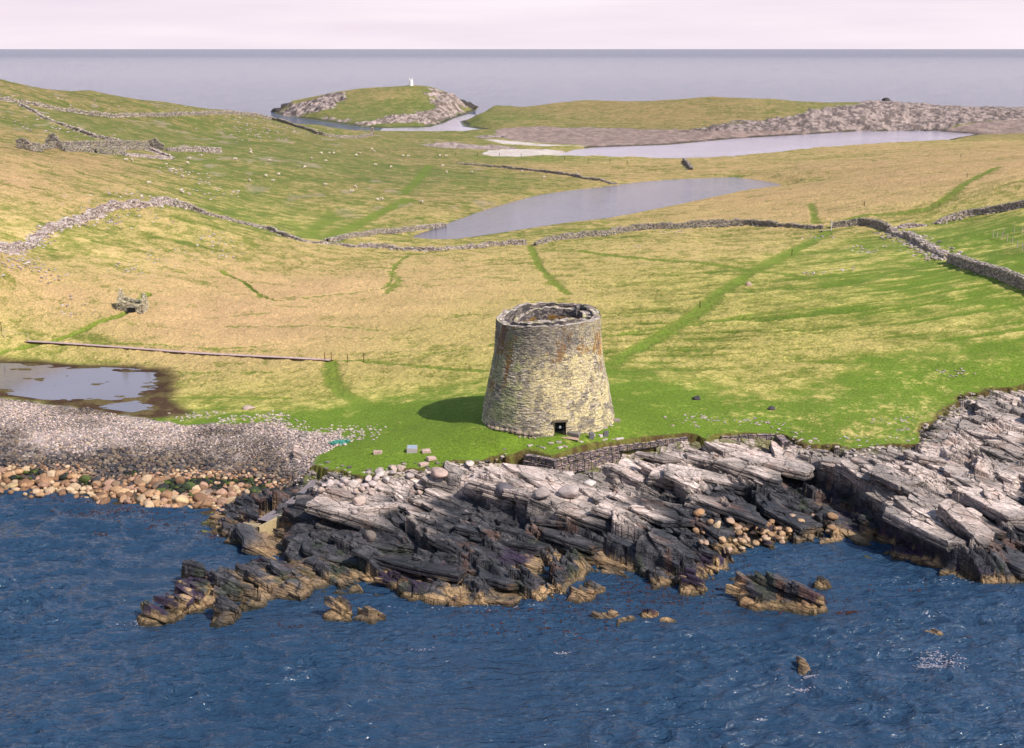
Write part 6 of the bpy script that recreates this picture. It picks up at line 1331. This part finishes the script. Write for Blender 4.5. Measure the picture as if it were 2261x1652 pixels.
x, y, z = hit(*Z7(1872,300)); rg = np.random.RandomState(8); P = np.column_stack([rg.normal(0, .45, 40), rg.normal(0, .25, 40), rg.uniform(0, .25, 40)])
o = blockobj('fishing_net', P, (.35, .25, .12), rg.uniform(0, 3, 40), [alb(90,170,150)], .2, 8); o.location = (x, y, z); tag(o, 'small heap of turquoise fishing net on stones at the beach end', 'net')
log('done', NB[0])

# every repeat gets a label that says which one it is, counted from the left as the photograph shows it
ORD = ['first', 'second', 'third', 'fourth', 'fifth', 'sixth', 'seventh', 'eighth', 'ninth', 'tenth', 'eleventh', 'twelfth']
def ordw(k):
    if k < 12: return ORD[k]
    k += 1; return '%d%s' % (k, 'th' if 10 <= k % 100 <= 20 else {1: 'st', 2: 'nd', 3: 'rd'}.get(k % 10, 'th'))
bpy.context.view_layer.update(); byl = {}
for o in SC.objects:
    if o.parent is None and o.get('group') and o.get('label'): byl.setdefault(o['label'], []).append(o)
SHORT = {'rounded tan boulder in the barnacled row along the waterline of the left beach': ('tan boulder from the left along the foot of the left beach', 'boulder'),
 'rounded boulder higher up among the dark stones of the left beach': ('large boulder from the left in the dark band of the left beach', 'boulder'),
 'rounded tan boulder piled in the small cove right of the rock shelf': ('tan boulder from the left in the small cove', 'boulder'),
 'dark angular block lying in the gully above the small cove': ('dark block from the left in the gully above the small cove', 'b'),
 'pale rounded boulder heaped on the rock shelf under the turf edge left of the tower': ('pale boulder from the left in the heap below the turf edge', 'b'),
 'white sheep grazing on the green slope below the ruined farm': ('white sheep from the left on the slope below the ruined farm', 's'),
 'white sheep grazing high on the far left pasture near the strip of rocks': ('white sheep from the left in the farthest flock below the inlet', 's'),
 'white sheep grazing on the mid pasture left of the loch': ('white sheep from the left on the pasture left of the loch', 's'),
 'pale flat stone lying in the grass just right of the tower doorway': ('pale flat stone from the left in the grass right of the tower doorway', 's'),
 'small pale stone on the turf in front of the doorway above the wire baskets': ('small pale stone from the left on the turf before the doorway', 's')}
for l, os_ in byl.items():
    if len(os_) < 2 or l not in SHORT: continue
    os_.sort(key=lambda o: proj(o.location.x, o.location.y, o.location.z)[0])
    for k, o in enumerate(os_): o['label'] = ordw(k)+' '+SHORT[l][0]
